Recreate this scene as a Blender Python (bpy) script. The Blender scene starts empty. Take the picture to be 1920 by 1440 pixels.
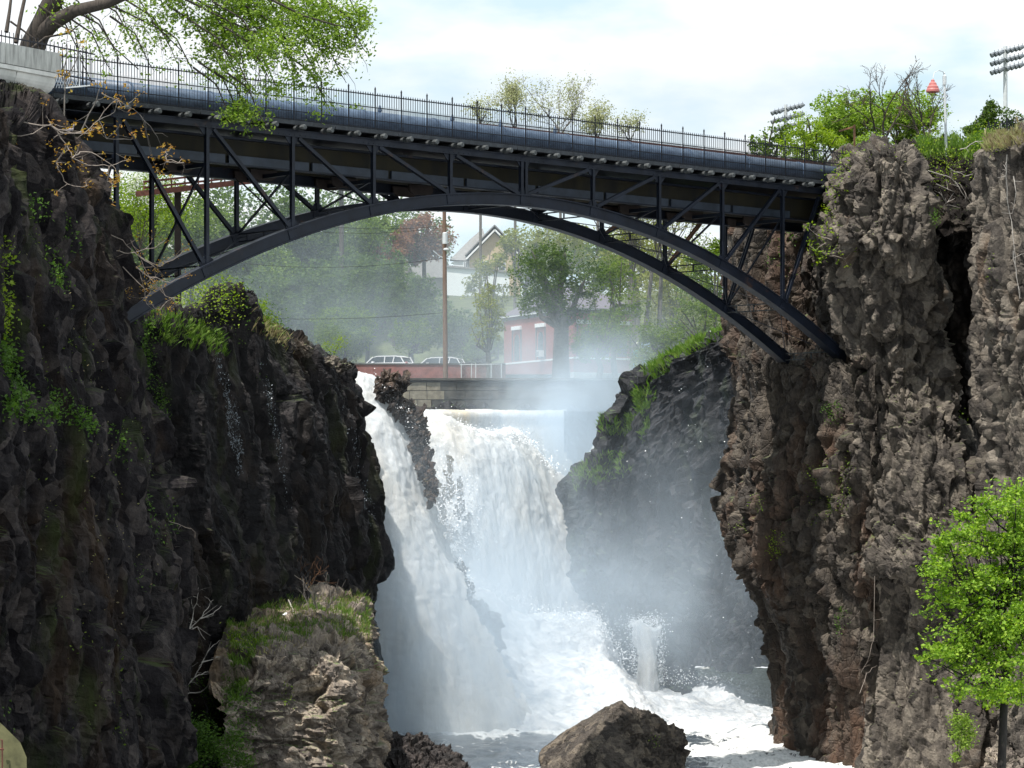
import bpy, math, random
import numpy as np
R = math.radians
scene = bpy.context.scene
col = scene.collection

# ------------------------------------------------------------------ camera, sky, sun, exposure
F = 5000.0      # focal length in photograph pixels (1920 wide)
YH = 885.0      # row of the horizon
cam_d = bpy.data.cameras.new('camera'); cam = bpy.data.objects.new('camera', cam_d); col.objects.link(cam)
cam_d.sensor_width = 36.0; cam_d.lens = 36.0 * F / 1920.0
cam_d.shift_y = (YH - 720.0) / 1920.0
cam_d.clip_start = 1.0; cam_d.clip_end = 6000.0
cam.rotation_euler = (R(90), 0, 0); cam.location = (0, 0, 0)
scene.camera = cam

SUN_AZ_VEC = np.array([-0.32, -0.46, 1.25]); SUN_AZ_VEC = SUN_AZ_VEC / np.linalg.norm(SUN_AZ_VEC)
sun_el = math.asin(SUN_AZ_VEC[2]); sun_rot = math.atan2(SUN_AZ_VEC[0], SUN_AZ_VEC[1])
sd = bpy.data.lights.new('sun', 'SUN'); sd.energy = 5.0; sd.angle = R(0.55); sd.color = (1.0, 0.95, 0.87)
sun = bpy.data.objects.new('sun', sd); col.objects.link(sun)
from mathutils import Vector
sun.rotation_euler = Vector(SUN_AZ_VEC).to_track_quat('Z', 'Y').to_euler()
sun.location = (-60, 60, 120)

world = bpy.data.worlds.new("World"); scene.world = world; world.use_nodes = True
wn = world.node_tree.nodes; wl = world.node_tree.links; wn.clear()
w_out = wn.new('ShaderNodeOutputWorld'); w_bg = wn.new('ShaderNodeBackground')
w_sky = wn.new('ShaderNodeTexSky'); w_sky.sky_type = 'NISHITA'; w_sky.sun_disc = False
w_sky.sun_elevation = sun_el; w_sky.sun_rotation = sun_rot
w_tc = wn.new('ShaderNodeTexCoord'); w_map = wn.new('ShaderNodeMapping')
w_map.inputs['Scale'].default_value = (1.0, 1.0, 2.6); w_map.inputs['Location'].default_value = (3.1, 0.4, 0.15)
w_noise = wn.new('ShaderNodeTexNoise'); w_noise.inputs['Scale'].default_value = 5.2; w_noise.inputs['Detail'].default_value = 8; w_noise.inputs['Roughness'].default_value = 0.52
w_ramp = wn.new('ShaderNodeValToRGB'); w_ramp.color_ramp.elements[0].position = 0.30; w_ramp.color_ramp.elements[1].position = 0.44
w_ramp.color_ramp.elements[0].color = (0.42, 0.42, 0.42, 1); w_ramp.color_ramp.elements[1].color = (1, 1, 1, 1)
w_noise2 = wn.new('ShaderNodeTexNoise'); w_noise2.inputs['Scale'].default_value = 11; w_noise2.inputs['Detail'].default_value = 6
w_cc = wn.new('ShaderNodeMix'); w_cc.data_type = 'RGBA'
w_cc.inputs[6].default_value = (4.3, 5.5, 6.0, 1); w_cc.inputs[7].default_value = (6.5, 6.7, 6.85, 1)
w_mix = wn.new('ShaderNodeMix'); w_mix.data_type = 'RGBA'
wl.new(w_tc.outputs['Generated'], w_map.inputs['Vector']); wl.new(w_map.outputs[0], w_noise.inputs['Vector']); wl.new(w_map.outputs[0], w_noise2.inputs['Vector'])
wl.new(w_noise.outputs['Fac'], w_ramp.inputs['Fac']); wl.new(w_ramp.outputs['Color'], w_mix.inputs[0])
w_r2 = wn.new('ShaderNodeValToRGB'); w_r2.color_ramp.elements[0].position = 0.38; w_r2.color_ramp.elements[1].position = 0.56
wl.new(w_noise2.outputs['Fac'], w_r2.inputs[0]); wl.new(w_r2.outputs[0], w_cc.inputs[0])
wl.new(w_sky.outputs[0], w_mix.inputs[6]); wl.new(w_cc.outputs[2], w_mix.inputs[7])
wl.new(w_mix.outputs[2], w_bg.inputs['Color']); w_bg.inputs['Strength'].default_value = 0.125
wl.new(w_bg.outputs[0], w_out.inputs['Surface'])

vs = scene.view_settings
vs.view_transform = 'Standard'; vs.look = 'None'; vs.gamma = 1.0; vs.use_curve_mapping = False; vs.exposure = 0.42
cy = scene.cycles
cy.max_bounces = 7; cy.diffuse_bounces = 3; cy.glossy_bounces = 2; cy.transmission_bounces = 3; cy.volume_bounces = 3; cy.transparent_max_bounces = 8
cy.volume_step_rate = 1.0; cy.volume_max_steps = 96
cy.use_denoising = True
cy.use_adaptive_sampling = True; cy.adaptive_threshold = 0.015

# ------------------------------------------------------------------ helpers
def P(px, py, Y):
    return np.array([(px - 960.0) * Y / F, Y, (YH - py) * Y / F])
def PZ(px, Z, Y):
    return np.array([(px - 960.0) * Y / F, Y, Z])
def proj(V):
    return np.stack([960 + F * V[:, 0] / V[:, 1], YH - F * V[:, 2] / V[:, 1]], 1)

def mesh_data(name, V, Fs, mats, smooth=False, midx=None):
    """Fs: one int array (n,k) or a list of such arrays"""
    if not isinstance(Fs, (list, tuple)): Fs = [Fs]
    Fs = [np.asarray(f, dtype=np.int32) for f in Fs if len(f)]
    V = np.asarray(V, dtype=np.float32)
    me = bpy.data.meshes.new(name)
    nl = sum(f.size for f in Fs); nf = sum(len(f) for f in Fs)
    me.vertices.add(len(V)); me.vertices.foreach_set('co', V.ravel())
    me.loops.add(nl); me.loops.foreach_set('vertex_index', np.concatenate([f.ravel() for f in Fs]))
    ls = []; s = 0; lt = []
    for f in Fs:
        k = f.shape[1]; ls.append(s + np.arange(len(f)) * k); lt.append(np.full(len(f), k)); s += f.size
    me.polygons.add(nf); me.polygons.foreach_set('loop_start', np.concatenate(ls).astype(np.int32))
    me.polygons.foreach_set('loop_total', np.concatenate(lt).astype(np.int32))
    if midx is not None: me.polygons.foreach_set('material_index', np.asarray(midx, dtype=np.int32))
    me.polygons.foreach_set('use_smooth', np.full(nf, bool(smooth)))
    for m in (mats if isinstance(mats, (list, tuple)) else [mats]): me.materials.append(m)
    me.update(calc_edges=True); me.validate()
    return me

def tag(o, label=None, cat=None, group=None, kind=None):
    if label: o['label'] = label
    if cat: o['category'] = cat
    if group: o['group'] = group
    if kind: o['kind'] = kind
    return o
def link(name, me, parent=None, **kw):
    o = bpy.data.objects.new(name, me); col.objects.link(o)
    if parent is not None:
        o.parent = parent
        # children are modelled in world space: undo the parent's place
        o.matrix_parent_inverse = parent.matrix_world.inverted() if parent.type == 'EMPTY' else parent.matrix_world.inverted()
    return tag(o, **kw)
def empty(name, loc, **kw):
    o = bpy.data.objects.new(name, None); col.objects.link(o); o.location = tuple(loc)
    from mathutils import Matrix
    o.matrix_world = Matrix.Translation(tuple(loc)); o.empty_display_size = 0.3
    return tag(o, **kw)
def copy_tree(o, parent=None, rename=None):
    c = o.copy(); col.objects.link(c)
    if parent is not None:
        c.parent = parent
    for ch in list(o.children): copy_tree(ch, c)
    return c

class MB:
    def __init__(s): s.v = []; s.q = []; s.t = []; s.n = 0
    def add(s, V, q=None, t=None):
        V = np.asarray(V, dtype=float); s.v.append(V)
        if q is not None and len(q): s.q.append(np.asarray(q) + s.n)
        if t is not None and len(t): s.t.append(np.asarray(t) + s.n)
        s.n += len(V); return s
    def beam(s, a, b, w, h, up=(0, 0, 1)):
        a = np.array(a, float); b = np.array(b, float); d = b - a; d /= np.linalg.norm(d)
        up = np.array(up, float)
        if abs(d @ up) > 0.98: up = np.array([1.0, 0.2, 0])
        sd = np.cross(d, up); sd /= np.linalg.norm(sd); u2 = np.cross(sd, d)
        V = []
        for p in (a, b):
            for (i, j) in ((-1, -1), (1, -1), (1, 1), (-1, 1)): V.append(p + sd * i * w / 2 + u2 * j * h / 2)
        return s.add(V, [[0, 1, 2, 3], [7, 6, 5, 4], [0, 4, 5, 1], [1, 5, 6, 2], [2, 6, 7, 3], [3, 7, 4, 0]])
    def box(s, lo, hi):
        x0, y0, z0 = lo; x1, y1, z1 = hi
        V = [(x0, y0, z0), (x1, y0, z0), (x1, y1, z0), (x0, y1, z0), (x0, y0, z1), (x1, y0, z1), (x1, y1, z1), (x0, y1, z1)]
        return s.add(V, [[3, 2, 1, 0], [4, 5, 6, 7], [0, 1, 5, 4], [1, 2, 6, 5], [2, 3, 7, 6], [3, 0, 4, 7]])
    def obox(s, c, ax, ay, az):
        """oriented box: centre and three half-axis vectors"""
        c, ax, ay, az = [np.array(k, float) for k in (c, ax, ay, az)]
        V = [c + i * ax + j * ay + k * az for k in (-1, 1) for (i, j) in ((-1, -1), (1, -1), (1, 1), (-1, 1))]
        return s.add(V, [[3, 2, 1, 0], [4, 5, 6, 7], [0, 1, 5, 4], [1, 2, 6, 5], [2, 3, 7, 6], [3, 0, 4, 7]])
    def tube(s, pts, rad, n=6, cap=True):
        pts = np.asarray(pts, float); m = len(pts)
        rad = np.full(m, rad, float) if np.isscalar(rad) else np.asarray(rad, float)
        T = np.gradient(pts, axis=0); T /= np.linalg.norm(T, axis=1)[:, None] + 1e-9
        ref = np.array([0.13, 0.31, 0.94]) if abs(T[0] @ np.array([0, 0, 1.0])) < 0.85 else np.array([1.0, 0.2, 0.1])
        A = np.cross(T, ref); A /= np.linalg.norm(A, axis=1)[:, None] + 1e-9; Bv = np.cross(T, A)
        an = np.arange(n) * 2 * math.pi / n
        V = (pts[:, None, :] + rad[:, None, None] * (np.cos(an)[None, :, None] * A[:, None, :] + np.sin(an)[None, :, None] * Bv[:, None, :])).reshape(-1, 3)
        i = np.arange(m - 1)[:, None] * n; j = np.arange(n)[None, :]; j2 = (j + 1) % n
        q = np.stack([i + j, i + j2, i + n + j2, i + n + j], -1).reshape(-1, 4)
        t = []
        if cap:
            V = np.vstack([V, pts[0], pts[-1]]); a0 = m * n
            t = [[a0, (k + 1) % n, k] for k in range(n)] + [[a0 + 1, (m - 1) * n + k, (m - 1) * n + (k + 1) % n] for k in range(n)]
        return s.add(V, q, t)
    def lathe(s, c, prof, n=16):
        prof = np.asarray(prof, float); an = np.arange(n) * 2 * math.pi / n
        V = np.stack([c[0] + prof[:, 0:1] * np.cos(an), c[1] + prof[:, 0:1] * np.sin(an), c[2] + np.repeat(prof[:, 1:2], n, 1)], -1).reshape(-1, 3)
        m = len(prof); i = np.arange(m - 1)[:, None] * n; j = np.arange(n)[None, :]; j2 = (j + 1) % n
        return s.add(V, np.stack([i + j, i + j2, i + n + j2, i + n + j], -1).reshape(-1, 4))
    def prism(s, poly, off):
        """poly: (k,3) planar outline, off: thickness vector"""
        poly = np.asarray(poly, float); k = len(poly); V = np.vstack([poly, poly + np.array(off)])
        s.add(V, [[i, (i + 1) % k, k + (i + 1) % k, k + i] for i in range(k)],
              [[0, i + 1, i] for i in range(1, k - 1)] + [[k, k + i, k + i + 1] for i in range(1, k - 1)])
        return s
    def data(s, name, mat, smooth=False):
        return mesh_data(name, np.vstack(s.v), [np.vstack(x) for x in (s.q, s.t) if x], mat, smooth)
    def build(s, name, mat, parent=None, smooth=False, **kw):
        return link(name, s.data(name, mat, smooth), parent, **kw)

# ------------------------------------------------------------------ numpy noise
def _hash(ix, iy, iz, seed):
    h = (ix.astype(np.int64) * 374761393 + iy.astype(np.int64) * 668265263 + iz.astype(np.int64) * 2147483647 + seed * 1274126177) & 0xFFFFFFFF
    h = ((h ^ (h >> 13)) * 1274126177) & 0xFFFFFFFF
    h = ((h ^ (h >> 16)) * 2246822519) & 0xFFFFFFFF
    return h ^ (h >> 15)
def _u(h, k=0):
    h = ((h + k * 2654435761) & 0xFFFFFFFF); h = ((h ^ (h >> 15)) * 2246822519) & 0xFFFFFFFF; h ^= h >> 13
    return (h & 0xFFFFFF) / float(0x1000000)
def vnoise(p, seed=0):
    i = np.floor(p).astype(np.int64); f = p - i; f = f * f * f * (f * (f * 6 - 15) + 10)
    r = 0
    for dx in (0, 1):
        for dy in (0, 1):
            for dz in (0, 1):
                w = (f[:, 0] if dx else 1 - f[:, 0]) * (f[:, 1] if dy else 1 - f[:, 1]) * (f[:, 2] if dz else 1 - f[:, 2])
                r = r + w * _u(_hash(i[:, 0] + dx, i[:, 1] + dy, i[:, 2] + dz, seed))
    return r
def fbm(p, seed=0, o=4, g=0.5):
    r = 0; a = 1; s = 0; p = np.asarray(p, float)
    for k in range(o):
        r = r + a * vnoise(p, seed + k * 17); s += a; a *= g; p = p * 2.03 + 5.3
    return r / s
def cells(p, seed=0, jit=0.9):
    """nearest cell: distance F1, F2, cell hash, offset vector"""
    i = np.floor(p).astype(np.int64); n = len(p)
    f1 = np.full(n, 9.0); f2 = np.full(n, 9.0); hh = np.zeros(n, np.int64); vec = np.zeros((n, 3))
    for dx in (-1, 0, 1):
        for dy in (-1, 0, 1):
            for dz in (-1, 0, 1):
                c = i + np.array([dx, dy, dz]); h = _hash(c[:, 0], c[:, 1], c[:, 2], seed)
                q = c + 0.5 + jit * (np.stack([_u(h, 1), _u(h, 2), _u(h, 3)], 1) - 0.5)
                d = p - q; r = np.sqrt((d * d).sum(1)); m = r < f1
                f2 = np.where(m, f1, np.minimum(f2, r)); f1 = np.where(m, r, f1); hh = np.where(m, h, hh); vec[m] = d[m]
    return f1, f2, hh, vec
def facet(p, size, seed, tilt=0.9, crack=0.25, warp=0.35):
    """broken-rock relief in -1..1: every cell its own height and its own tilted face"""
    s = np.asarray(size, float) * np.ones(3); q = p / s
    q = q + warp * (np.stack([vnoise(q * 1.7 + 9, seed + 5), vnoise(q * 1.7 + 31, seed + 6), vnoise(q * 1.7 + 57, seed + 7)], 1) - 0.5)
    f1, f2, h, v = cells(q, seed)
    g = np.stack([_u(h, 4), _u(h, 5), _u(h, 6)], 1) * 2 - 1
    return (_u(h, 7) - 0.5) + tilt * (v * g).sum(1) - crack * np.clip(1 - (f2 - f1) / 0.16, 0, 1)

def net_points(rows, step, us=None):
    """rows: control rows of 3-D points (same count). Returns grid of positions (nv, nu, 3)."""
    C = np.array([[np.array(p, float) for p in r] for r in rows])   # (m, k, 3)
    def resample(C, axis):
        C = np.moveaxis(C, axis, 0); d = np.linalg.norm(np.diff(C, axis=0), axis=2).mean(1)
        t = np.concatenate([[0], np.cumsum(d)]); n = max(2, int(t[-1] / step))
        x = np.linspace(0, t[-1], n); k = np.clip(np.searchsorted(t, x, side='right') - 1, 0, len(t) - 2)
        f = ((x - t[k]) / (t[k + 1] - t[k]))[:, None, None]
        # Catmull-Rom, tension towards linear
        g = lambda j: C[np.clip(j, 0, len(t) - 1)]
        p0, p1, p2, p3 = g(k - 1), g(k), g(k + 1), g(k + 2)
        m1 = (p2 - p0) * 0.3; m2 = (p3 - p1) * 0.3
        f2 = f * f; f3 = f2 * f
        out = (2 * f3 - 3 * f2 + 1) * p1 + (f3 - 2 * f2 + f) * m1 + (-2 * f3 + 3 * f2) * p2 + (f3 - f2) * m2
        return np.moveaxis(out, 0, axis)
    return resample(resample(C, 1), 0)
def grid_normals(G):
    du = np.gradient(G, axis=1); dv = np.gradient(G, axis=0); N = np.cross(du, dv)
    N /= np.linalg.norm(N, axis=2)[:, :, None] + 1e-9
    # smooth the normals
    for _ in range(6):
        N[1:-1] = (N[:-2] + N[1:-1] * 2 + N[2:]) / 4; N[:, 1:-1] = (N[:, :-2] + N[:, 1:-1] * 2 + N[:, 2:]) / 4
    N /= np.linalg.norm(N, axis=2)[:, :, None] + 1e-9
    return N
def grid_faces(nv, nu):
    i = np.arange(nv - 1)[:, None] * nu + np.arange(nu - 1)[None, :]
    return np.stack([i, i + nu, i + nu + 1, i + 1], -1).reshape(-1, 4)
SURF = {}
def sheet(name, key, rows, step, disp, mat, flip=False, smooth=False, parent=None, **kw):
    rows = [[P(*p) if p[1] is not None and p[1] > -900 else PZ(p[0], p[1] + 1000, p[2]) for p in r] for r in rows]
    G = net_points(rows, step); N = grid_normals(G)
    if N[N.shape[0] // 2, :, 1].mean() > 0: N = -N
    nv, nu = G.shape[:2]; V = G.reshape(-1, 3); n = N.reshape(-1, 3)
    d = disp(V).reshape(nv, nu)
    for _ in range(1):   # steep steps get spread over a few cells
        s_ = d.copy(); s_[1:-1] = (s_[:-2] + 2 * s_[1:-1] + s_[2:]) / 4; s_[:, 1:-1] = (s_[:, :-2] + 2 * s_[:, 1:-1] + s_[:, 2:]) / 4
        g = np.zeros_like(d); g[1:-1] = np.maximum(np.abs(d[2:] - d[1:-1]), np.abs(d[1:-1] - d[:-2])); g[:, 1:-1] = np.maximum(g[:, 1:-1], np.maximum(np.abs(d[:, 2:] - d[:, 1:-1]), np.abs(d[:, 1:-1] - d[:, :-2])))
        w_ = np.clip((g / step - 2.6) / 2.0, 0, 1); w_[1:-1] = np.maximum(w_[1:-1], (w_[:-2] + w_[2:]) / 2); d = d * (1 - w_) + s_ * w_
    V = V + n * d.reshape(-1)[:, None]
    SURF[key] = (V, n)
    return link(name, mesh_data(name, V, grid_faces(nv, nu), mat, smooth), parent, **kw)
def ZB(z): return z - 1000.0   # mark a control point by its height instead of its row

def in_poly(pts, poly):
    poly = np.asarray(poly, float); x, y = pts[:, 0], pts[:, 1]; c = np.zeros(len(pts), bool); j = len(poly) - 1
    for i in range(len(poly)):
        xi, yi = poly[i]; xj, yj = poly[j]
        with np.errstate(divide='ignore', invalid='ignore'):
            c ^= ((yi > y) != (yj > y)) & (x < (xj - xi) * (y - yi) / (yj - yi + 1e-12) + xi)
        j = i
    return c
def leaf_quads(C, size, seed, nrm=None, spread=1.0, aspect=0.55, drop=0.0):
    rng = np.random.default_rng(seed); n = len(C)
    d = rng.normal(size=(n, 3)); d[:, 2] = d[:, 2] * 0.6 - drop; d /= np.linalg.norm(d, axis=1)[:, None]
    u = rng.normal(size=(n, 3)) * spread
    if nrm is not None: u = u + nrm * 1.2
    u[:, 2] += 0.7
    sdv = np.cross(d, u); sdv /= np.linalg.norm(sdv, axis=1)[:, None] + 1e-9; up = np.cross(sdv, d)
    s = (size * rng.uniform(0.6, 1.35, n))[:, None]
    V = np.empty((n, 4, 3)); V[:, 0] = C - d * s * 0.5; V[:, 2] = C + d * s * 0.5
    V[:, 1] = C + sdv * s * aspect * 0.5 + up * s * 0.12; V[:, 3] = C - sdv * s * aspect * 0.5 + up * s * 0.12
    Fq = np.arange(n * 4).reshape(n, 4)
    return V.reshape(-1, 3), Fq
# ------------------------------------------------------------------ materials
class NT:
    def __init__(s, name):
        s.m = bpy.data.materials.new(name); s.m.use_nodes = True; s.t = s.m.node_tree; s.t.nodes.clear()
        s.out = s.n('OutputMaterial'); s._tc = None
    def n(s, k, **kw):
        nd = s.t.nodes.new('ShaderNode' + k)
        for a, b in kw.items(): setattr(nd, a, b)
        return nd
    def l(s, a, b): s.t.links.new(a, b)
    def co(s, scale=(1, 1, 1), loc=(0, 0, 0)):
        if s._tc is None: s._tc = s.n('NewGeometry').outputs['Position']
        mp = s.n('Mapping'); mp.inputs['Scale'].default_value = scale; mp.inputs['Location'].default_value = loc
        s.l(s._tc, mp.inputs[0]); return mp.outputs[0]
    def noise(s, v, sc=1.0, det=6, rough=0.55, dist=0.0):
        nd = s.n('TexNoise'); nd.inputs['Scale'].default_value = sc; nd.inputs['Detail'].default_value = det
        nd.inputs['Roughness'].default_value = rough; nd.inputs['Distortion'].default_value = dist; s.l(v, nd.inputs['Vector']); return nd.outputs['Fac']
    def vor(s, v, sc=1.0, feat='F1', out='Distance'):
        nd = s.n('TexVoronoi', feature=feat); nd.inputs['Scale'].default_value = sc; s.l(v, nd.inputs['Vector']); return nd.outputs[out]
    def ramp(s, f, stops):
        nd = s.n('ValToRGB'); cr = nd.color_ramp
        while len(cr.elements) < len(stops): cr.elements.new(0.5)
        for e, (p, c) in zip(cr.elements, stops):
            e.position = p; e.color = (*c, 1) if len(np.shape(c)) and len(c) == 3 else (c, c, c, 1)
        s.l(f, nd.inputs[0]); return nd.outputs[0]
    def mix(s, f, a, b, mode='MIX'):
        nd = s.n('Mix', data_type='RGBA', blend_type=mode)
        for k, v in ((0, f), (6, a), (7, b)):
            if isinstance(v, (int, float)): nd.inputs[k].default_value = v
            elif isinstance(v, tuple): nd.inputs[k].default_value = (*v, 1)
            else: s.l(v, nd.inputs[k])
        return nd.outputs[2]
    def math(s, op, a, b=0.0, c=0.0, clamp=False):
        nd = s.n('Math', operation=op, use_clamp=clamp)
        for k, v in enumerate((a, b, c)):
            if isinstance(v, (int, float)): nd.inputs[k].default_value = v
            else: s.l(v, nd.inputs[k])
        return nd.outputs[0]
    def nz(s):
        g = s.n('NewGeometry'); sp = s.n('SeparateXYZ'); s.l(g.outputs['Normal'], sp.inputs[0]); return sp.outputs[2]
    def attr(s, name): 
        a = s.n('Attribute'); a.attribute_name = name; return a.outputs['Fac']
    def bsdf(s, colr, rough=0.8, metal=0.0, spec=0.5, bump=None, bstr=0.3, bdist=0.05):
        b = s.n('BsdfPrincipled')
        if isinstance(colr, tuple): b.inputs['Base Color'].default_value = (*colr, 1)
        else: s.l(colr, b.inputs['Base Color'])
        if isinstance(rough, (int, float)): b.inputs['Roughness'].default_value = rough
        else: s.l(rough, b.inputs['Roughness'])
        b.inputs['Metallic'].default_value = metal; b.inputs['Specular IOR Level'].default_value = spec
        if bump is not None:
            bp = s.n('Bump'); bp.inputs['Strength'].default_value = bstr; bp.inputs['Distance'].default_value = bdist
            s.l(bump, bp.inputs['Height']); s.l(bp.outputs[0], b.inputs['Normal'])
        s.l(b.outputs[0], s.out.inputs[0]); s.b = b; return b

def rock_mat(name, dark, mid, light, rust, rustamt=0.55, moss=(0.05, 0.08, 0.02), mossup=0.6, streak=0.0, wet=0.0, scale=1.0, rough=0.88, mosspatch=None, cracks=4.0, spec=None):
    k = NT(name); c = k.co((1, 1, 1)); cs = k.co((1, 1, 0.18))
    n1 = k.noise(k.co((1, 1, 0.55)), 0.33 * scale, 5, 0.6); n2 = k.noise(c, 2.2 * scale, 9, 0.68, 0.3); n3 = k.noise(cs, 0.9 * scale, 7, 0.6)
    vc = k.vor(k.co((1, 1, 0.8)), 1.7 * scale, 'F1', 'Color')
    sp = k.n('SeparateColor'); k.l(vc, sp.inputs[0])
    base = k.ramp(k.math('ADD', k.math('MULTIPLY', n2, 0.65), k.math('MULTIPLY', sp.outputs[0], 0.35)), [(0.30, dark), (0.52, mid), (0.74, light)])
    base = k.mix(k.ramp(n1, [(rustamt, 0.0), (rustamt + 0.16, 0.75)]), base, k.mix(n2, tuple(x * 0.55 for x in rust), tuple(x * 1.4 for x in rust)))
    if streak: base = k.mix(k.math('MULTIPLY', k.ramp(n3, [(0.45, 0.0), (0.62, 1.0)]), streak), base, tuple(x * 0.45 for x in dark))
    fine = k.noise(c, 9 * scale, 6, 0.7)
    base = k.mix(0.5, base, k.ramp(fine, [(0.25, 0.35), (0.75, 1.5)]), 'MULTIPLY')
    up = k.ramp(k.nz(), [(mossup, 0.0), (min(0.99, mossup + 0.3), 1.0)])
    mm = k.math('MULTIPLY', up, k.ramp(n1, [(0.38, 0.15), (0.55, 1.0)]))
    base = k.mix(mm, base, k.mix(fine, moss, tuple(x * 2.2 for x in moss)))
    if mosspatch:
        mp = k.math('MULTIPLY', k.ramp(k.noise(k.co((1, 1, 0.35), (7, 3, 2)), 0.5, 5, 0.6), [(0.56, 0.0), (0.68, 1.0)]), mosspatch)
        base = k.mix(mp, base, k.mix(fine, tuple(x * 0.7 for x in moss), tuple(x * 1.6 for x in moss)))
    edge = k.vor(k.co((1, 1, 0.7)), 2.6 * scale, 'DISTANCE_TO_EDGE')
    h = k.math('ADD', k.math('ADD', k.math('MULTIPLY', n2, 1.0), k.math('MULTIPLY', fine, 0.45)), k.math('MULTIPLY', k.math('MINIMUM', edge, 0.08), cracks))
    rr = rough
    if wet: rr = k.ramp(k.noise(cs, 1.6, 5, 0.6), [(0.35, rough - wet), (0.7, rough)])
    k.bsdf(base, rr, spec=(0.35 + wet * 0.5) if spec is None else spec, bump=h, bstr=0.75, bdist=0.16)
    return k.m

M = {}
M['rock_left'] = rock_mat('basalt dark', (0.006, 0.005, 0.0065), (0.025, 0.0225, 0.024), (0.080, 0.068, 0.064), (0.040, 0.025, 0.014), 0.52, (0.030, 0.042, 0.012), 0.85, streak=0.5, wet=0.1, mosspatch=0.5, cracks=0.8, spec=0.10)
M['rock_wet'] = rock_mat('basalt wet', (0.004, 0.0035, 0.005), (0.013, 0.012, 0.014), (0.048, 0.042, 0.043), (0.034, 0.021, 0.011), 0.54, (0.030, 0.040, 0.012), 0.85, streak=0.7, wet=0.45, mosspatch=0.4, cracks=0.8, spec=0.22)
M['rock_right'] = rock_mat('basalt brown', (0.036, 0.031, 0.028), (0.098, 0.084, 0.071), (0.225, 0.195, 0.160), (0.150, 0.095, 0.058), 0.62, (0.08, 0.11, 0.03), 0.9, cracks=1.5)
M['rock_pier'] = rock_mat('basalt pier', (0.024, 0.019, 0.016), (0.062, 0.050, 0.040), (0.14, 0.117, 0.092), (0.105, 0.055, 0.032), 0.5, (0.07, 0.10, 0.03), 0.85, streak=0.5, wet=0.2)  # albedo lowered: shade of the left-facing pier side is in the colour
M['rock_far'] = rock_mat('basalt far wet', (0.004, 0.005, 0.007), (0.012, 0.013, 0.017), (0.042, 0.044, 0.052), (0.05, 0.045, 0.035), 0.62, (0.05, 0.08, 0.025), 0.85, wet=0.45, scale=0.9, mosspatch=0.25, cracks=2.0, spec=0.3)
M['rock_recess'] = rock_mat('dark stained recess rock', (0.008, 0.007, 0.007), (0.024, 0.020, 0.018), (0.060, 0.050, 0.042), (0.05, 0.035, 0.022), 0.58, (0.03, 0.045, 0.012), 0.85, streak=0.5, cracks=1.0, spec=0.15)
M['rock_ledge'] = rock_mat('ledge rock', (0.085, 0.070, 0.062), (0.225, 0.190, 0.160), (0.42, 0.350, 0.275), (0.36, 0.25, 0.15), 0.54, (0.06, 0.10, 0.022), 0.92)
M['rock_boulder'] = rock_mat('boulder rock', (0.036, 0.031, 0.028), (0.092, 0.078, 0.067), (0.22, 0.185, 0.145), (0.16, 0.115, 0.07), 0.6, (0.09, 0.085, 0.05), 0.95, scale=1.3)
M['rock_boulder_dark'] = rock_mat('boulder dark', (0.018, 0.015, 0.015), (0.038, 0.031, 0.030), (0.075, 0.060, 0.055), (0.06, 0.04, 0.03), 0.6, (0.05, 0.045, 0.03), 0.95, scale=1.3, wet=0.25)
M['rock_divider'] = rock_mat('divider rock', (0.014, 0.011, 0.011), (0.045, 0.034, 0.029), (0.13, 0.10, 0.08), (0.12, 0.065, 0.038), 0.5, (0.08, 0.08, 0.02), 0.9, wet=0.35, scale=1.3)

def leaf_mat(name, a, b, c=None, trans=0.4, rough=0.6):
    k = NT(name); g = k.n('NewGeometry'); rnd = g.outputs['Random Per Island']
    big = k.noise(k.co(), 0.55, 3, 0.5)
    f = k.math('ADD', k.math('MULTIPLY', rnd, 0.6), k.math('MULTIPLY', big, 0.45), clamp=True)
    colr = k.ramp(f, [(0.15, a), (0.55, b), (0.9, c or tuple(min(1, x * 1.5) for x in b))])
    d = k.n('BsdfPrincipled'); k.l(colr, d.inputs['Base Color']); d.inputs['Roughness'].default_value = rough; d.inputs['Specular IOR Level'].default_value = 0.3
    t = k.n('BsdfTranslucent'); tc = k.mix(0.6, colr, (0.5, 0.8, 0.08), 'MULTIPLY') if False else colr
    hs = k.n('HueSaturation'); hs.inputs['Value'].default_value = 1.5; hs.inputs['Saturation'].default_value = 1.15; k.l(tc, hs.inputs['Color']); k.l(hs.outputs[0], t.inputs[0])
    mx = k.n('MixShader'); mx.inputs[0].default_value = trans; k.l(d.outputs[0], mx.inputs[1]); k.l(t.outputs[0], mx.inputs[2]); k.l(mx.outputs[0], k.out.inputs[0])
    return k.m
M['leaf_dark'] = leaf_mat('leaves dark', (0.022, 0.048, 0.010), (0.058, 0.105, 0.018), (0.12, 0.18, 0.03))
M['leaf_mid'] = leaf_mat('leaves mid', (0.045, 0.085, 0.012), (0.105, 0.17, 0.022), (0.20, 0.27, 0.04))
M['leaf_yellow'] = leaf_mat('leaves yellow green', (0.10, 0.12, 0.028), (0.19, 0.22, 0.05), (0.29, 0.30, 0.08))
M['leaf_bright'] = leaf_mat('leaves bright', (0.085, 0.155, 0.020), (0.20, 0.305, 0.045), (0.33, 0.43, 0.10))
M['leaf_fresh'] = leaf_mat('fresh spring leaves', (0.06, 0.13, 0.012), (0.20, 0.34, 0.035), (0.38, 0.50, 0.08))
M['leaf_red'] = leaf_mat('leaves red', (0.10, 0.045, 0.025), (0.21, 0.10, 0.055), (0.28, 0.16, 0.08))
M['leaf_rust'] = leaf_mat('young leaves', (0.22, 0.10, 0.03), (0.36, 0.22, 0.05), (0.42, 0.34, 0.07))
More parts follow.
